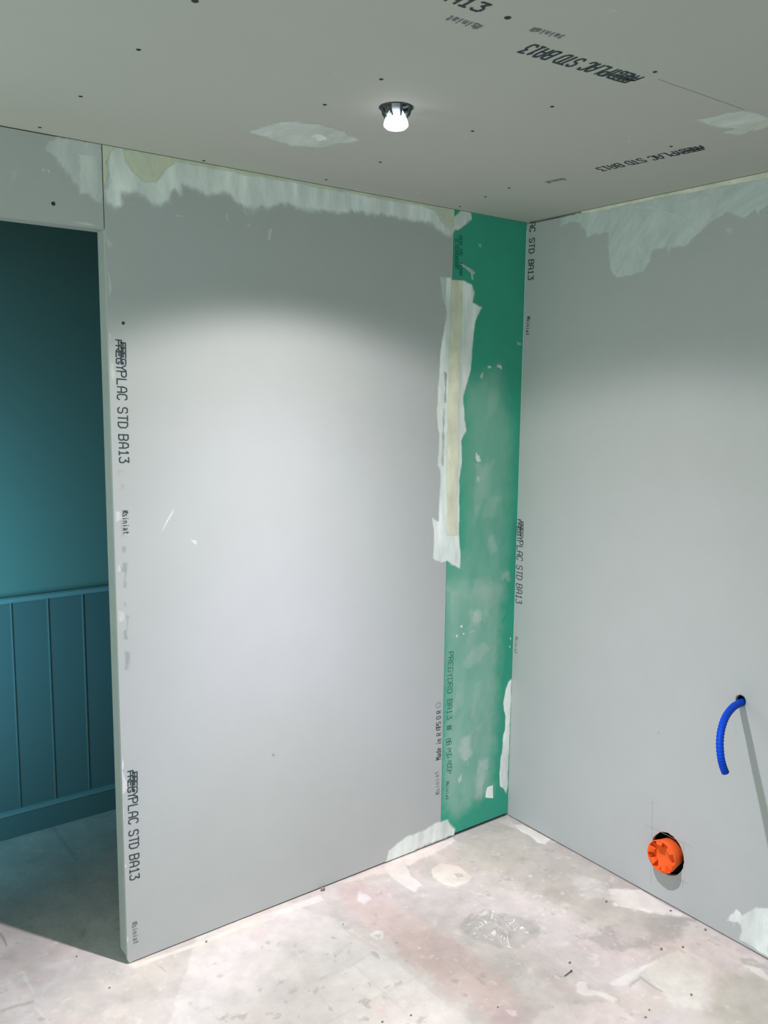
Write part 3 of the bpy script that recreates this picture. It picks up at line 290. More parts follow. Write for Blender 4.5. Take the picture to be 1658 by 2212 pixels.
# numpy value noise
def vnoise(x, y, seed):
    xi = np.floor(x).astype(np.int64); yi = np.floor(y).astype(np.int64); xf = x-xi; yf = y-yi
    def h(a, b):
        n = (a*374761393+b*668265263+seed*974634777) & 0x7fffffff
        n = ((n ^ (n >> 13))*1274126177) & 0x7fffffff
        return ((n ^ (n >> 16)) & 0xffff)/65535.0
    sx = xf*xf*(3-2*xf); sy = yf*yf*(3-2*yf)
    return (h(xi, yi)*(1-sx)+h(xi+1, yi)*sx)*(1-sy)+(h(xi, yi+1)*(1-sx)+h(xi+1, yi+1)*sx)*sy
def fbm(x, y, sc, oc=4, seed=1):
    v = 0; a = .5; tot = 0
    for i in range(oc): v = v+a*vnoise(x*sc, y*sc, seed+i*17); tot += a; a *= .55; sc *= 2.03
    return v/tot
def sdist(X, Y, poly):
    """positive inside"""
    P = np.array(poly); ins = np.zeros(X.shape, bool); d = np.full(X.shape, 1e9)
    for i in range(len(P)):
        ax, ay = P[i]; bx, by = P[(i+1) % len(P)]
        ex, ey = bx-ax, by-ay; L = ex*ex+ey*ey+1e-12
        t = np.clip(((X-ax)*ex+(Y-ay)*ey)/L, 0, 1)
        d = np.minimum(d, (X-ax-t*ex)**2+(Y-ay-t*ey)**2)
        if ay != by:
            c = ((ay > Y) != (by > Y)) & (X < ex*(Y-ay)/(by-ay)+ax); ins ^= c
    d = np.sqrt(d); return np.where(ins, d, -d)
def sstep(v, a, b): t = np.clip((v-a)/(b-a), 0, 1); return t*t*(3-2*t)

def smear(name, s, poly, col, al, edge, fe, off=.0004, streak=None, parent=None, seed=1, clamp=None):
    """a thin skin of filler (or dirt) lying on a board, feathered at its edge"""
    P = np.array(poly); mg = edge+.004
    a0, b0 = P.min(0)-mg; a1, b1 = P.max(0)+mg
    if clamp: a0 = max(a0, clamp[0]); a1 = min(a1, clamp[1]); b0 = max(b0, clamp[2]); b1 = min(b1, clamp[3])
    st = max(.0010, min(.003, math.sqrt(max((a1-a0)*(b1-b0), 1e-7)/60000)))
    na = max(3, int((a1-a0)/st)+1); nb = max(3, int((b1-b0)/st)+1)
    A, B = np.meshgrid(np.linspace(a0, a1, na), np.linspace(b0, b1, nb))
    d = sdist(A, B, poly)
    kx, ky = (1, 1)
    if streak == 'v': kx, ky = 1.35, .75
    nz = fbm(A*kx, B*ky, 38, 5, seed)-.5
    d = d+nz*edge*2.2
    alpha = sstep(d, -fe*.25, fe*.75)*al
    th = fbm(A*kx*1.2, B*ky*.5, 22, 4, seed+5)
    if streak == 'a':
        R = np.sqrt((A+1.05)**2*1.0+(B-1.9)**2*1.4); th = .5*th+.5*fbm(R*8, B*2, 9, 3, seed+8)
    alpha = np.clip(alpha*(.80+.40*th), 0, 1)
    hgt = off+.0002*sstep(d, -fe*.25, fe*2)+.0004*(th-.5)*sstep(d, 0, fe*2)
    keep = alpha > .015
    vs = np.stack([A.ravel(), B.ravel(), hgt.ravel()], 1)
    q = keep[:-1, :-1] | keep[1:, :-1] | keep[:-1, 1:] | keep[1:, 1:]
    jj, ii = np.nonzero(q)
    if len(jj) == 0: return None
    v0 = jj*na+ii; F = np.stack([v0, v0+1, v0+na+1, v0+na], 1)
    used, inv = np.unique(F.ravel(), return_inverse=True); F = inv.reshape(-1, 4); V = vs[used]
    if s == 'L': W = np.stack([V[:, 0], -V[:, 2], V[:, 1]], 1)
    elif s == 'R': W = np.stack([-V[:, 2], V[:, 0], V[:, 1]], 1); F = F[:, ::-1]
    elif s == 'C': W = np.stack([V[:, 0], V[:, 1], H-V[:, 2]], 1); F = F[:, ::-1]
    me = bpy.data.meshes.new(name); me.from_pydata(W.tolist(), [], F.tolist()); me.update()
    cc = .90+.2*th.ravel()[used]
    ca = me.attributes.new('Col', 'FLOAT_COLOR', 'POINT')
    ca.data.foreach_set('color', np.stack([col[0]*cc, col[1]*cc, col[2]*cc, np.ones_like(cc)], 1).astype(np.float32).ravel())
    aa = me.attributes.new('Alpha', 'FLOAT', 'POINT'); aa.data.foreach_set('value', alpha.ravel()[used].astype(np.float32))
    me.polygons.foreach_set('use_smooth', [True]*len(me.polygons))
    me.materials.append(M['comp']); o = bpy.data.objects.new(name, me); C.objects.link(o); o.parent = parent
    return o

# ------------------------------------------------------------------ floor
def make_floor():
    xs = np.concatenate([np.linspace(-3.8, -2.3, 20)[:-1], np.arange(-2.3, .02, .0034), [.12]])
    ys = np.concatenate([np.linspace(-3.6, -1.85, 20)[:-1], np.arange(-1.85, .1, .0034), np.linspace(.1, 1.02, 150)])
    X, Y = np.meshgrid(xs, ys); X0, Y0 = X, Y
    col = np.empty(X.shape+(3,)); col[:] = (.52, .465, .44)
    big = fbm(X, Y, 3.2, 5, 11)[..., None]; med = fbm(X, Y, 13, 5, 23)[..., None]; fin = fbm(X, Y, 60, 3, 31)[..., None]
    col *= .93+.14*big
    col = col*(1-.5*sstep(med, .52, .70))+np.array((.47, .43, .40))*.5*sstep(med, .52, .70)
    mot = fbm(X, Y, 9, 6, 131)[..., None]; mot2 = fbm(X, Y, 24, 5, 137)[..., None]
    col *= 1+.16*(mot-.5)+.14*(mot2-.5)
    wx = (fbm(X, Y, 18, 4, 41)-.5); wy = (fbm(X, Y, 18, 4, 51)-.5); wf = fbm(X, Y, 75, 3, 61)-.5
    for k, (poly, c, al, edge, fe) in enumerate(DATA['FL']):
        P = np.array(poly); mg = edge+fe+.02
        ix = np.nonzero((xs > P[:, 0].min()-mg) & (xs < P[:, 0].max()+mg))[0]; iy = np.nonzero((ys > P[:, 1].min()-mg) & (ys < P[:, 1].max()+mg))[0]
        if len(ix) == 0 or len(iy) == 0: continue
        sl = (slice(iy[0], iy[-1]+1), slice(ix[0], ix[-1]+1))
        d = sdist(X[sl]+wx[sl]*edge*1.2, Y[sl]+wy[sl]*edge*1.2, poly)+wf[sl]*edge*.9
        m = (sstep(d, -fe*.5, fe*.5)*al*(.8+.4*fbm(X[sl], Y[sl], 30, 3, 70+k)))[..., None]
        m = np.clip(m, 0, 1); col[sl] = col[sl]*(1-m)+np.array(c)*np.array((.80, .765, .755))*m
    mm = (.86+.28*fbm(X, Y, 16, 6, 143))[..., None]; col = col*mm
    pk = sstep(fbm(X, Y, 5, 5, 151)[..., None], .5, .68)*.5; col = col*(1-pk)+col*np.array((1.04, .93, .92))*pk
    # pale splashes, grey grit and grime
    sp = sstep(fbm(X, Y, 42, 4, 91)[..., None], .68, .80); col = col*(1-.4*sp)+np.array((.66, .62, .59))*.4*sp
    gr = sstep(fbm(X, Y, 34, 5, 97)[..., None], .68, .76)*sstep(big, .42, .6); col = col*(1-.55*gr)+np.array((.33, .30, .27))*.55*gr
    # joints of the old tiles under the dust
    for pos, ax in ((-1.02, 0), (-.50, 0), (-1.54, 0), (-2.06, 0), (-.02-.52, 1), (-1.06, 1)):
        T = (X if ax == 0 else Y)+(wx+wy)*.004
        m = (np.exp(-((T-pos)/.0035)**2)*sstep(fbm(X, Y, 6, 3, 120), .42, .62)*.22)[..., None]
        col = col*(1-m)+np.array((.38, .35, .33))*m
    Z = (med[..., 0]-.5)*.0016+(fin[..., 0]-.5)*.0008
    for k, (poly, c, al, edge, fe) in enumerate(DATA['FL']):
        if sum(c) > 2.15 and al >= .85:
            Z = Z+sstep(sdist(X, Y, poly), -.004, .006)*.0028
    Z = np.where(Y > .0, Z*.3, Z)
    Z = Z-.0005
    n, m_ = X.shape
    vs = np.stack([X.ravel(), Y.ravel(), Z.ravel()], 1)
    jj, ii = np.meshgrid(np.arange(n-1), np.arange(m_-1), indexing='ij'); v0 = (jj*m_+ii).ravel()
    F = np.stack([v0, v0+1, v0+m_+1, v0+m_], 1)
    me = bpy.data.meshes.new('floor'); me.from_pydata(vs.tolist(), [], F.tolist()); me.update()
    ca = me.attributes.new('Col', 'FLOAT_COLOR', 'POINT')
    ca.data.foreach_set('color', np.concatenate([np.clip(col, .02, .9), np.ones(X.shape+(1,))], 2).astype(np.float32).ravel())
    me.polygons.foreach_set('use_smooth', [True]*len(me.polygons))
    me.materials.append(M['floor']); o = bpy.data.objects.new('floor', me); C.objects.link(o); struct(o)
    return o
floor = make_floor()

# ------------------------------------------------------------------ walls and ceiling
XJ = -1.5585; XS = -.3538
wall = struct(plate('wall_left', 'L', [(XJ, .02), (0, .02), (0, H), (-3.8, H), (-3.8, 0), (-2.40, 0), (-2.40, 2.088), (XJ, 2.088)], [], .045, 'core'))
for v in wall.data.vertices: v.co.y += .0135
grey = plate('grey_plasterboard', 'L', [(XJ, .012), (XJ+.006, .0015), (XJ+.02, .003), (XS-.0008, .006), (XS-.0008, 2.296), (XJ+.0002, 2.296)], [], .013, 'grey', wall)
head = plate('grey_plasterboard', 'L', rect(-2.40, XJ-.0022, 2.088, 2.2972), [], .013, 'grey', wall)
lefts = plate('grey_plasterboard', 'L', rect(-3.8, -2.402, .004, 2.2945), [], .013, 'grey', wall)
green = plate('green_plasterboard', 'L', rect(XS+.0008, -.0005, .012, 2.299), [], .013, 'green', wall)
green['label'] = 'narrow green moisture resistant board in the corner'
gap_shade = plate('bottom_gap_shade', 'L', rect(XS, 0, 0, .03), [], .004, 'dark', wall)  # dark strip stands for the shade in the gap below the green board
for v in gap_shade.data.vertices: v.co.y += .0132

BC = (-.735, .173); HC = (-.954, .767)
core = struct(plate('wall_right', 'R', rect(-3.6, .06, 0, H), [], .03, 'dark'))  # backing plate, coloured near-black for the shade behind the board's holes
for v in core.data.vertices: v.co.x += .09
rng = random.Random(4)
hole1 = [(a+rng.uniform(-.0012, .0012), b+rng.uniform(-.0012, .0012)) for a, b in circle(BC[0], BC[1], .072, 44, ra=.0625)]
right = plate('grey_plasterboard', 'R', rect(-3.6, .0, .004, 2.293), [hole1, circle(HC[0], HC[1], .0165, 24)], .013, 'grey', core)

HO = circle(LAMP[0], LAMP[1], .0365, 48)
ceil = struct(plate('ceiling', 'C', rect(-3.8, .1, -3.6, .0580), [HO], .013, 'ceil'))
void = plate('ceiling_void_shade', 'C', rect(-1.6, -.7, -1.1, -.3), [], .01, 'dark', ceil)  # dark sheet stands for the shade seen up the lamp hole
for v in void.data.vertices: v.co.z += .15
# passage behind the doorway
pw = struct(box('wall_back', -3.8, .1, .978, 1.05, 0, 2.3, 'passage'))
cp = struct(plate('ceiling', 'C', rect(-3.8, .1, .0585, 1.05), [], .02, 'passage'))
pl = struct(box('wall_end', -3.85, -3.80, .0585, .978, 0, 2.3, 'passage'))  # added unseen end wall, keeps sky light out of the passage
pe = struct(box('wall_end', -.55, -.50, .0585, .978, 0, 2.3, 'passage'))
# wainscot boards with rounded seams, rail and baseboard
vs, fs = [], []
edges = [-3.69+.1297*i for i in range(25)]
prof = []
for e in edges:
    if e > -.56: break
    prof += [(e-.0045, .0), (e-.003, -.0035), (e, -.005), (e+.003, -.0035), (e+.0045, .0)]
for x, dy in prof:
    vs += [(x, .968+dy, .09), (x, .968+dy, .905)]
for i in range(len(prof)-1): fs.append((2*i, 2*i+2, 2*i+3, 2*i+1))
pan = mesh_obj('wainscot_panel', vs, fs, 'panel', pw)
box('wainscot_rail', -3.8, -.55, .952, .978, .900, .921, 'rail', pw, .004)
bb = struct(box('baseboard_back', -3.8, -.55, .955, .978, 0, .088, 'panel', None, .002))
box('cap_moulding', -3.8, -.55, .949, .978, .088, .108, 'rail', bb, .005)

# ------------------------------------------------------------------ filler, tape, dirt on the boards
BO = {'header': head, 'grey': grey, 'seam': wall, 'green': green, 'right': right, 'ceiling': ceil}
CL = {'header': (-2.4, XJ-.0022, 2.088, 2.2985), 'grey': (XJ, XS, .004, 2.2985), 'seam': (XJ, -.001, .004, 2.2985), 'green': (XS, -.0015, .012, 2.299), 'right': (-3.6, -.001, .002, 2.2985), 'ceiling': (-3.8, -.001, -3.6, -.001)}
for k, (part, s, poly, kw) in enumerate(DATA['PT']):
    kw = dict(kw); b = kw.pop('board')
    smear(part, s, poly, kw['col'], kw['al'], kw['edge'], kw['fe'], kw.get('off', .0004), kw.get('streak'), BO[b], 100+k*7, CL[b])

# ------------------------------------------------------------------ lettering printed on the boards
G = {
 'P': [[(0, 0), (0, 1), (.75, 1), (1, .88), (1, .62), (.75, .5), (0, .5)]],
 'R': [[(0, 0), (0, 1), (.75, 1), (1, .88), (1, .62), (.75, .5), (0, .5)], [(.45, .5), (1, 0)]],
 'E': [[(1, 1), (0, 1), (0, 0), (1, 0)], [(0, .5), (.8, .5)]],
 'G': [[(1, .85), (.8, 1), (.2, 1), (0, .85), (0, .15), (.2, 0), (.8, 0), (1, .15), (1, .45), (.55, .45)]],
 'Y': [[(0, 1), (.5, .5), (1, 1)], [(.5, .5), (.5, 0)]],
 'L': [[(0, 1), (0, 0), (1, 0)]],
 'A': [[(0, 0), (0, .7), (.25, 1), (.75, 1), (1, .7), (1, 0)], [(0, .42), (1, .42)]],
 'C': [[(1, .8), (.8, 1), (.25, 1), (0, .8), (0, .2), (.25, 0), (.8, 0), (1, .2)]],
 'S': [[(1, .82), (.8, 1), (.2, 1), (0, .85), (0, .65), (.2, .52), (.8, .48), (1, .35), (1, .15), (.8, 0), (.2, 0), (0, .16)]],
 'T': [[(0, 1), (1, 1)], [(.5, 1), (.5, 0)]],
 'D': [[(0, 0), (0, 1), (.6, 1), (1, .8), (1, .2), (.6, 0), (0, 0)]],
 'B': [[(0, 0), (0, 1), (.75, 1), (1, .88), (1, .64), (.75, .52), (0, .52)], [(.75, .52), (1, .4), (1, .12), (.75, 0), (0, 0)]],
 'O': [[(.25, 0), (0, .2), (0, .8), (.25, 1), (.75, 1), (1, .8), (1, .2), (.75, 0), (.25, 0)]],
 '1': [[(.2, .78), (.5, 1), (.5, 0)], [(.15, 0), (.85, 0)]],
 '3': [[(0, .95), (.15, 1), (.95, 1), (.5, .6), (.85, .55), (1, .4), (1, .15), (.8, 0), (.2, 0), (0, .15)]],
 's': [[(.9, .62), (.2, .65), (.1, .45), (.9, .25), (.8, .02), (.05, .05)]],
 'i': [[(.5, .65), (.5, 0)], [(.5, .85), (.5, .95)]],
 'n': [[(.1, 0), (.1, .65)], [(.1, .55), (.5, .67), (.85, .5), (.85, 0)]],
 'a': [[(.1, .6), (.6, .67), (.85, .5), (.85, 0)], [(.85, .35), (.3, .35), (.1, .18), (.3, 0), (.85, .1)]],
 't': [[(.45, .95), (.45, .1), (.85, 0)], [(.1, .67), (.85, .67)]],
 'M': [[(0, 0), (0, 1), (.5, .5), (1, 1), (1, 0)]],
 'd': [[(.9, 1), (.9, 0), (.3, 0), (.1, .2), (.1, .5), (.3, .65), (.9, .6)]],
 'e': [[(.1, .35), (.9, .35), (.85, .58), (.5, .67), (.15, .5), (.1, .2), (.4, 0), (.85, .08)]],
 'o': [[(.3, 0), (0, .3), (0, .7), (.3, 1), (.7, 1), (1, .7), (1, .3), (.7, 0), (.3, 0)], [(.35, .35), (.65, .35)]],
 '*': [[(0, .45), (1, .6)], [(.2, .05), (.75, 1)], [(.1, .9), (.9, .1)], [(.5, .5), (1.3, .95)], [(.5, .5), (1.25, .1)]],
 '■': [[(0, .5), (1, .5)], [(0, .3), (1, .3)], [(0, .7), (1, .7)], [(0, .1), (1, .1)], [(0, .9), (1, .9)], [(.05, 0), (.05, 1)], [(.95, 0), (.95, 1)]],
}
def lettering(T, idx):
    rg = random.Random(idx)
    A = np.array(T['A']); B = np.array(T['B']); Cc = np.array(T['C'])
    U = B-A; L = np.linalg.norm(U); U = U/L; V = Cc-A; V = V-U*(V@U); hh = np.linalg.norm(V); V = V/hh
    items = []   # char, u0, u1, v0, v1  in 0..1
    t = T['txt']
    if t == '@BIG':
        tot = 16.9
        for ch, q in zip('PREG', (.55, 1.25, 1.95, 2.75)):
            items.append((ch, q/tot, (q+.66)/tot, .48, 1.0))
        for ch, q in zip('PREG', (.25, 1.0, 1.8, 2.7)):
            items.append((ch, q/tot, (q+.7)/tot, .0, .58))
        for ch, q in zip('YPLACSTDBA13', (3.55, 4.4, 5.45, 6.5, 7.5, 9.3, 10.35, 11.3, 13.0, 14.1, 15.15, 16.1)):
            items.append((ch, q/tot, (q+.72)/tot, 0, 1))
    elif t[0] == '#':
        n = int(t[1:])
        for k in range(n):
            if rg.random() < .1: continue
            ch = rg.choice('PREDOBSAG')
            items.append((ch, (k+.1)/n, (k+.95)/n, rg.uniform(-.05, .1), rg.uniform(.8, 1.0)))
    else:
        n = len(t); st = 1/n
        for k, ch in enumerate(t):
            if ch != ' ': items.append((ch, (k+.12)*st, (k+.84)*st, 0, 1))
    vs, fs = [], []; wd = T['w']/2*1.35; s = T['s']; off = .0007 if T['s'] != 'C' else .0009
    def ribbon(p, q, z):
        d = q-p; l = np.linalg.norm(d)
        if l < 1e-6: return
        d = d/l; nn = np.array((-d[1], d[0])); p = p-d*wd*.8; q = q+d*wd*.8
        k0 = len(vs)
        for a in (p-nn*wd*.8+d*wd*.3, p+nn*wd*.8+d*wd*.3, q+nn*wd-d*wd*.3, q-nn*wd-d*wd*.3): vs.append(to3(s, a[0], a[1], z))
        fs.append((k0, k0+1, k0+2, k0+3))
    c = 0
    for ch, u0, u1, v0, v1 in items:
        slant = .06
        jit = rg.uniform(-.01, .01)
        for st in G[ch]:
            pts = []
            for (a, b) in st:
                uu = (u0+(u1-u0)*a)*L+slant*hh*(v0+(v1-v0)*b); vv = (v0+(v1-v0)*b+jit)*hh
                pts.append(A+U*uu+V*vv)
            for i in range(len(pts)-1):
                ribbon(pts[i], pts[i+1], off+.00001*(c % 9)); c += 1
    o = mesh_obj(T['part'], vs, fs, T['col'], BO[T['board']])
    return o
for i, T in enumerate(DATA['TX']): lettering(T, i)
vs, fs = [], []
for (a, b) in DATA['LN']:
    p, q = np.array(a), np.array(b); d = (q-p)/np.linalg.norm(q-p); n = np.array((-d[1], d[0]))*.0006; k0 = len(vs)
    for t in (p-n, p+n, q+n, q-n): vs.append(to3('R', t[0], t[1], .0004))
    fs.append((k0, k0+1, k0+2, k0+3))
mesh_obj('pencil_mark', vs, fs, 'pencil', right)
# open joint between two ceiling boards
S = [np.array(q) for q in DATA['SEAM']]; vs, fs = [], []
for i in range(len(S)):
    d = (S[min(i+1, len(S)-1)]-S[max(i-1, 0)]); d = d/np.linalg.norm(d); wdt = .0008+.0010*i/len(S); n = np.array((-d[1], d[0]))*wdt
    vs += [to3('C', *(S[i]-n), .0004), to3('C', *(S[i]+n), .0004)]
for i in range(len(S)-1): fs.append((2*i, 2*i+1, 2*i+3, 2*i+2))
mesh_obj('board_joint', vs, fs, 'pencil', ceil)

# screws
def screw(s, a, b, r_, parent):
    vs, fs = [], []; n = 14
    for rr, h_ in ((r_, .0003), (r_*.9, .0009), (r_*.35, .0006), (r_*.3, .0001)):
        for i in range(n): vs.append(to3(s, a+rr*math.cos(i*2*math.pi/n), b+rr*math.sin(i*2*math.pi/n), h_))
    for j in range(3):
        for i in range(n): x, y = j*n+i, j*n+(i+1) % n; fs.append((x, y, y+n, x+n))
    fs.append(tuple(range(3*n, 4*n)))
    return mesh_obj('screw', vs, fs, 'screw', parent, True)
for i, (a, b) in enumerate(DATA['SC']): screw('C', a, b, .0062 if i in (0, 12) else .0046, ceil)
screw('L', *DATA['SL'][0], .0052, head); screw('L', *DATA['SL'][1], .0044, grey)

# ------------------------------------------------------------------ ceiling lamp
def emis(name, col, st):
    m = bpy.data.materials.new(name); m.use_nodes = True; b = m.node_tree.nodes['Principled BSDF']
    b.inputs['Base Color'].default_value = (.8, .8, .8, 1); b.inputs['Emission Color'].default_value = (*col, 1); b.inputs['Emission Strength'].default_value = st
    return m
M['glow'] = emis('lit_lens', (.93, .96, 1.0), 9.0)
M['glow2'] = emis('lit_reflector_glass', (.88, .92, 1.0), 2.0)
t = M['glow2'].node_tree; tc = t.nodes.new('ShaderNodeTexCoord'); sx = t.nodes.new('ShaderNodeSeparateXYZ'); nlink(t, tc.outputs['Object'], sx.inputs[0])
mr = t.nodes.new('ShaderNodeMapRange'); mr.inputs[1].default_value = -.002; mr.inputs[2].default_value = -.024; mr.inputs[3].default_value = .12; mr.inputs[4].default_value = 2.4
nlink(t, sx.outputs['Z'], mr.inputs[0]); nlink(t, mr.outputs[0], t.nodes['Principled BSDF'].inputs['Emission Strength'])
t.nodes['Principled BSDF'].inputs['Base Color'].default_value = (.45, .5, .55, 1)
lamp = bpy.data.objects.new('ceiling_spotlight', None); C.objects.link(lamp); lamp.location = (LAMP[0], LAMP[1], H)
tag(lamp, 'lit white spotlight bulb hanging bare from a round hole in the grey ceiling', 'ceiling light')
lathe('reflector', [(.0115, .012), (.0135, -.004), (.0175, -.011), (.0230, -.021), (.0268, -.031), (.0275, -.036)], 'glow2', (0, 0, 0), lamp)
lathe('lens', [(.0275, -.036), (.0272, -.0395), (.022, -.0445), (.012, -.047), (.0001, -.048)], 'glow', (0, 0, 0), lamp)
lathe('socket', [(.0001, .045), (.014, .045), (.014, .010), (.0115, .008), (.0001, .008)], 'white', (0, 0, 0), lamp)
lathe('mounting_ring', [(.0365, .000), (.0385, -.0012), (.0372, -.0022), (.034, -.002), (.0325, .002), (.0345, .006), (.0365, .004), (.0365, 0)], 'dmetal', (0, 0, 0), lamp)
for k in range(8):
    a = k*math.pi/4+.5
    v, f_ = tube_mesh([(.0345*math.cos(a), .0345*math.sin(a), .002), (.031*math.cos(a), .031*math.sin(a), -.011), (.0235*math.cos(a+.1), .0235*math.sin(a+.1), -.023)], [.0032, .0030, .0016], 8)
    mesh_obj('clip', v, f_, 'dmetal', lamp, True)
d2 = Vector((px-LAMP[0], py-LAMP[1], 0)).normalized()
sd = Vector((-d2.y, d2.x, 0))
v, f_ = tube_mesh([tuple(-sd*.022+d2*.006+Vector((0, 0, .004))), tuple(-sd*.020+d2*.006+Vector((0, 0, -.014)))], [.006, .0055], 4)
mesh_obj('terminal_block', v, f_, 'blackwire', lamp)
for k, q in enumerate((-.0105, .009)):
    v, f_ = tube_mesh([tuple(sd*q+d2*.016+Vector((0, 0, .02))), tuple(sd*q*1.1+d2*.018+Vector((0, 0, -.008))), tuple(sd*q*1.3+d2*.014+Vector((0, 0, -.020)))], .0016, 8)
    mesh_obj('wire', v, f_, 'white', lamp, True)
sp = bpy.data.lights.new('bulb_light', 'SPOT'); sp.energy = 272; sp.color = (1, .965, .985)
sp.spot_size = math.radians(140); sp.spot_blend = .28; sp.shadow_soft_size = .016
so = bpy.data.objects.new('bulb_light', sp); C.objects.link(so); so.parent = lamp; so.location = (0, 0, -.0515); so.rotation_euler = (0, math.radians(-3), 0)
# photometric profile of the lamp: strong towards the floor, weaker to the sides
sp.use_nodes = True; t = sp.node_tree; em = [n for n in t.nodes if n.type == 'EMISSION'][0]
tc = t.nodes.new('ShaderNodeTexCoord'); sx = t.nodes.new('ShaderNodeSeparateXYZ'); nlink(t, tc.outputs['Normal'], sx.inputs[0])
ab = t.nodes.new('ShaderNodeMath'); ab.operation = 'ABSOLUTE'; nlink(t, sx.outputs['Z'], ab.inputs[0])
ac = t.nodes.new('ShaderNodeMath'); ac.operation = 'ARCCOSINE'; nlink(t, ab.outputs[0], ac.inputs[0])
dv = t.nodes.new('ShaderNodeMath'); dv.operation = 'DIVIDE'; nlink(t, ac.outputs[0], dv.inputs[0]); dv.inputs[1].default_value = math.pi/2
cr = t.nodes.new('ShaderNodeValToRGB'); nlink(t, dv.outputs[0], cr.inputs[0])
els = cr.color_ramp.elements; cr.color_ramp.interpolation = 'B_SPLINE'
PROF = [(0, .44), (7, .48), (12, .74), (16, 1.0), (20, 1.0), (25, .97), (30, .71), (35, .53), (40, .40), (45, .30), (51, .21), (58, .155), (63, .10), (67, .04), (72, 0.0)]
els[0].position = 0; els[0].color = (1, 1, 1, 1); els[1].position = 1; els[1].color = (0, 0, 0, 1)
for a, v_ in PROF[1:]:
    e = els.new(a/90); bl = 1.07 if 14 < a < 32 else (.95 if a > 48 else 1.0); e.color = (min(1, v_*.985), v_*.985, v_*bl, 1)
nlink(t, cr.outputs[0], em.inputs['Color'])

# ------------------------------------------------------------------ orange box in the right wall
eb = bpy.data.objects.new('electrical_box', None); C.objects.link(eb); eb.location = (-.035, -.7364, .1744)
tag(eb, 'round orange electrical box with toothed rim in a hole low on the right wall', 'electrical box')
RB = .0535
# cup: side wall + sunken face
lathe('box_body', [(RB*.84, .06), (RB*.90, .034), (RB, .006), (RB, .001), (RB*.985, -.0015), (RB*.955, -.0015), (RB*.94, .001), (RB*.935, .008), (RB*.93, .015), (.0001, .0155)], 'lidO', (0, 0, 0), eb, axis='x', n=64)
bm = bmesh.new()
for k in range(6):
    a0 = math.radians(12+60*k+(8 if k % 2 else 0)); wd_ = math.radians(14)
    # tab: wedge folding from the rim over the face
    ring = []
    for (rr, xx, ww) in ((RB*.965, .0, 1), (RB*.955, -.004, 1), (RB*.78, -.006, .85), (RB*.58, .002, .7), (RB*.60, .015, .7), (RB*.95, .015, 1)):
        ring.append([(xx, rr*math.cos(a0+sg*wd_*ww), rr*math.sin(a0+sg*wd_*ww)) for sg in (-1, 1)])
    vv = [[bm.verts.new(p) for p in e] for e in ring]
    for i in range(6):
        j = (i+1) % 6; bm.faces.new((vv[i][0], vv[i][1], vv[j][1], vv[j][0]))
    bm.faces.new([v[0] for v in vv]); bm.faces.new([v[1] for v in reversed(vv)])
    me = bpy.data.meshes.new('tab'); bmesh.ops.recalc_face_normals(bm, faces=bm.faces); bm.to_mesh(me); bm.clear()
    me.materials.append(M['lidO']); o = bpy.data.objects.new('tab', me); C.objects.link(o); o.parent = eb
bm.free()
for k in range(6):
    a = math.radians(42+60*k)
    v, f_ = tube_mesh([(.014, RB*.90*math.cos(a), RB*.90*math.sin(a)), (.006, RB*.84*math.cos(a), RB*.84*math.sin(a)), (.0085, RB*.74*math.cos(a), RB*.74*math.sin(a))], [.004, .006, .003], 5)
    mesh_obj('rib', v, f_, 'lidO', eb)

# ------------------------------------------------------------------ blue conduit
P0 = [(.05, -.956, .762), (.005, -.9565, .7615), (-.030, -.960, .7625), (-.070, -.968, .762), (-.121, -.980, .751), (-.166, -.996, .729), (-.193, -1.010, .699), (-.205, -1.023, .665), (-.203, -1.030, .640), (-.196, -1.035, .620)]
def catmull(P, n):
    P = [Vector(p) for p in P]; out = []
    for i in range(len(P)-1):
        a, b, c, d = P[max(i-1, 0)], P[i], P[i+1], P[min(i+2, len(P)-1)]
        for k in range(n):
            t = k/n; out.append(.5*((2*b)+(c-a)*t+(2*a-5*b+4*c-d)*t*t+(3*b-3*c+d-a)*t**3))
    out.append(P[-1]); return out
pts = catmull(P0, 16)
rad = [.0104+.0007*math.sin(i*1.57) for i in range(len(pts))]
v, f_ = tube_mesh(pts, rad, 22, cap=False)
n0 = len(v)
v2, f2 = tube_mesh(pts[-30:], [.0086]*30, 22, cap=False)
f_ += [tuple(i+n0 for i in reversed(q)) for q in f2]; e0 = n0-22; e1 = n0+len(v2)-22
v += v2; f_ += [(e0+k, e1+k, e1+(k+1) % 22, e0+(k+1) % 22) for k in range(22)]
cd = mesh_obj('conduit', v, f_, 'blue', None, True)
tag(cd, 'short bright blue plastic conduit curving out of a hole in the right wall', 'conduit')
g0 = len(v)
v, f_ = [], []
rg = random.Random(7)
# ragged plaster collar at the hole
for i in range(26):
    a = i*2*math.pi/26
    for rr, xx in ((.0160, .006), (.0172+rg.uniform(-.001, .002), -.0015), (.0195+rg.uniform(-.001, .003), -.0003)):
        v.append((xx, HC[0]+rr*math.cos(a), HC[1]+rr*math.sin(a)))
for i in range(26):
    j = (i+1) % 26
    for k in range(2): f_.append((i*3+k, i*3+k+1, j*3+k+1, j*3+k))
mesh_obj('hole_rim', v, f_, 'core', right, True)

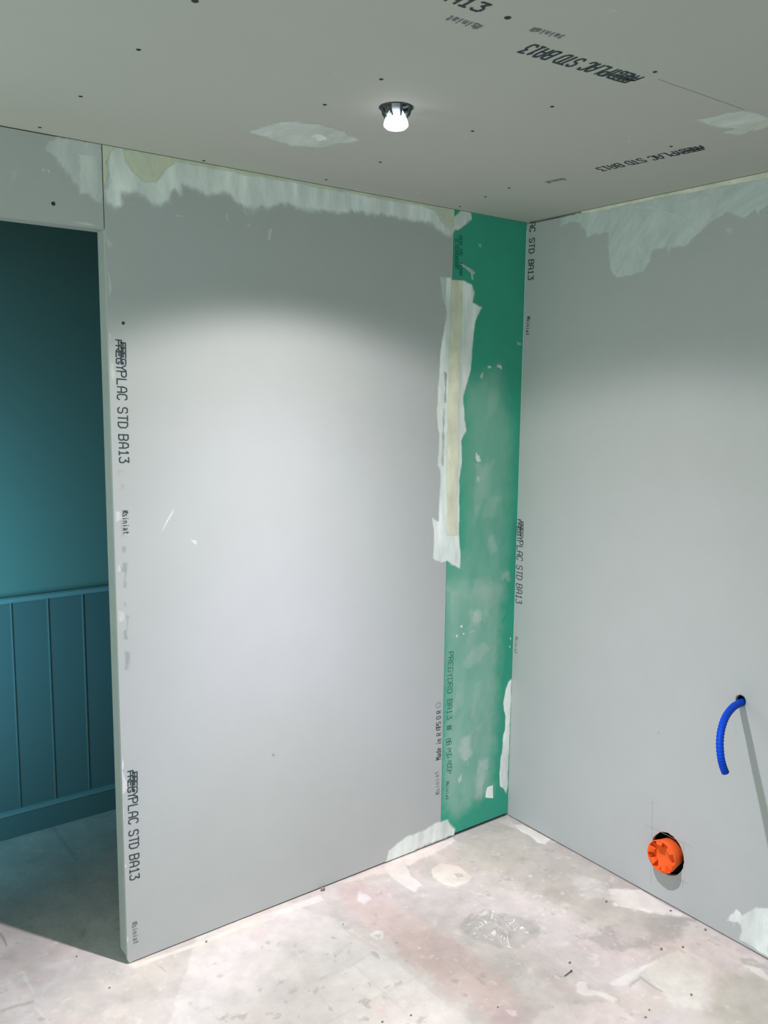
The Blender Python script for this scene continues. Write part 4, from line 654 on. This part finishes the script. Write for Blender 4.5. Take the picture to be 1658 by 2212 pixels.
# ------------------------------------------------------------------ things lying on the floor
def crumb(a, b, size, mat, seed):
    rg = random.Random(seed); bm = bmesh.new(); bmesh.ops.create_icosphere(bm, subdivisions=2, radius=size)
    for v in bm.verts:
        k = 1+rg.uniform(-.28, .28); v.co = Vector((v.co.x*k*1.25, v.co.y*k, v.co.z*k*.65))
    zb = min(v.co.z for v in bm.verts)
    me = bpy.data.meshes.new('plaster_crumb'); bm.to_mesh(me); bm.free(); me.materials.append(M[mat])
    o = bpy.data.objects.new('plaster_crumb', me); C.objects.link(o); o.location = (a, b, -zb-.0002)
    return o
CLAB = ['small brown crumb of debris on the floor below the orange electrical box', 'brown crumb against the foot of the right wall beyond the orange box', 'dark crumb near the right wall between the orange box and the white filler patch',
 'dark crumb at the far left edge of the pale adhesive patch on the floor', 'dark crumb at the back edge of the pale adhesive patch on the floor', 'small tan crumb beside the fallen nail on the floor',
 'tiny dark crumb on the front part of the pale adhesive patch', 'tiny crumb on the floor near the lower edge of the pale patch', 'lowest tiny crumb on the floor right of the nail',
 'brown chip of plaster lying against the foot of the grey board', 'tiny crumb on the pale floor just below the brown chip', 'tiny dark crumb at the bottom edge of the floor, below the clear plastic', 'tiny dark crumb at the bottom edge of the floor in the middle', 'tiny crumb on the pinkish floor below the clear plastic film',
 'tiny crumb on the lit floor left of the doorway corner', 'small brown crumb on the pale strip at the foot of the grey board', 'tiny crumb on the floor right below the doorway corner']
CS = [.8*q for q in [.0042, .0050, .0042, .0045, .004, .0038, .0035, .003, .003, .009, .0025, .003, .003, .0025, .003, .0035, .003]]
for i, (a, b) in enumerate(DATA['CRU']):
    if i == 9: b = min(b, -.012)
    a = min(a, -.008)
    tag(crumb(a, b, CS[i], 'brown', i), CLAB[i], 'crumb', 'plaster crumbs on the floor')
(a, b) = DATA['NA']; A = Vector((*a, .0016)); B = Vector((*b, .0026)); d = (B-A).normalized()
v, f_ = tube_mesh([A, A+d*.004, B-d*.003, B-d*.0028, B, B+d*.0002], [.0002, .0013, .0013, .003, .0031, .002], 10)
tag(mesh_obj('nail', v, f_, 'nail', None, False), 'thin rusty nail lying alone on the floor between the plastic film and the pale patch', 'nail')

# crumpled clear film
m = bpy.data.materials.new('clear_film'); m.use_nodes = True; t = m.node_tree
t.nodes.remove(t.nodes['Principled BSDF']); out = t.nodes['Material Output']
tr = t.nodes.new('ShaderNodeBsdfTransparent'); tr.inputs[0].default_value = (.97, .97, .97, 1)
gl = t.nodes.new('ShaderNodeBsdfGlossy'); gl.inputs['Roughness'].default_value = .27; gl.inputs[0].default_value = (1, 1, 1, 1)
lw = t.nodes.new('ShaderNodeLayerWeight'); lw.inputs[0].default_value = .55
mr = t.nodes.new('ShaderNodeMapRange'); mr.inputs[3].default_value = .05; mr.inputs[4].default_value = .40; nlink(t, lw.outputs['Facing'], mr.inputs[0])
mx = t.nodes.new('ShaderNodeMixShader'); nlink(t, mr.outputs[0], mx.inputs[0]); nlink(t, tr.outputs[0], mx.inputs[1]); nlink(t, gl.outputs[0], mx.inputs[2]); nlink(t, mx.outputs[0], out.inputs[0])
M['film'] = m
def film():
    n = 170; S_ = np.linspace(-1, 1, n); U, V = np.meshgrid(S_, S_)
    Rr = np.sqrt(U**2+V**2)
    # crumpled: ridged noise folds
    rd = 1-np.abs(2*fbm(U+3, V+5, 1.1, 1, 201)-1)*2.2
    rd2 = 1-np.abs(2*fbm(U+8, V+2, 2.3, 1, 211)-1)*2.2
    k = np.clip(1-Rr, 0, 1)
    X = U*.150*(1-.25*fbm(U, V, 2, 2, 221))+.016*(fbm(U, V, 4, 2, 231)-.5); Y = V*.098+.02*(fbm(U, V, 3.5, 2, 241)-.5)
    Z = .0012+.0025*fbm(U, V, 7, 2, 261)+np.clip(sstep(k, 0, .6)*(.034*np.clip(rd, 0, 1)**1.5+.016*np.clip(rd2, 0, 1)**1.2), 0, .06)
    ang = math.radians(8); c, s_ = math.cos(ang), math.sin(ang)
    Xr = X*c-Y*s_; Yr = X*s_+Y*c
    # long direction runs across the view
    dx = Vector((.64, -.77)); dy = Vector((.77, .64))
    W = np.stack([Xr*dx.x+Yr*dy.x-.553, Xr*dx.y+Yr*dy.y-.520, Z+.0012], -1).reshape(-1, 3)
    oc = (U**2*1.0+V**2*1.0+.55*(fbm(U, V, 3, 3, 251)-.5)) < .86
    q = oc[:-1, :-1] & oc[1:, :-1] & oc[:-1, 1:] & oc[1:, 1:]
    jj, ii = np.nonzero(q); v0 = jj*n+ii; F = np.stack([v0, v0+1, v0+n+1, v0+n], 1)
    used, inv = np.unique(F.ravel(), return_inverse=True)
    o = mesh_obj('plastic_film', W[used].tolist(), inv.reshape(-1, 4).tolist(), 'film', None, True)
    tag(o, 'crumpled piece of clear plastic film lying on the dusty floor', 'plastic film')
    return o
film()
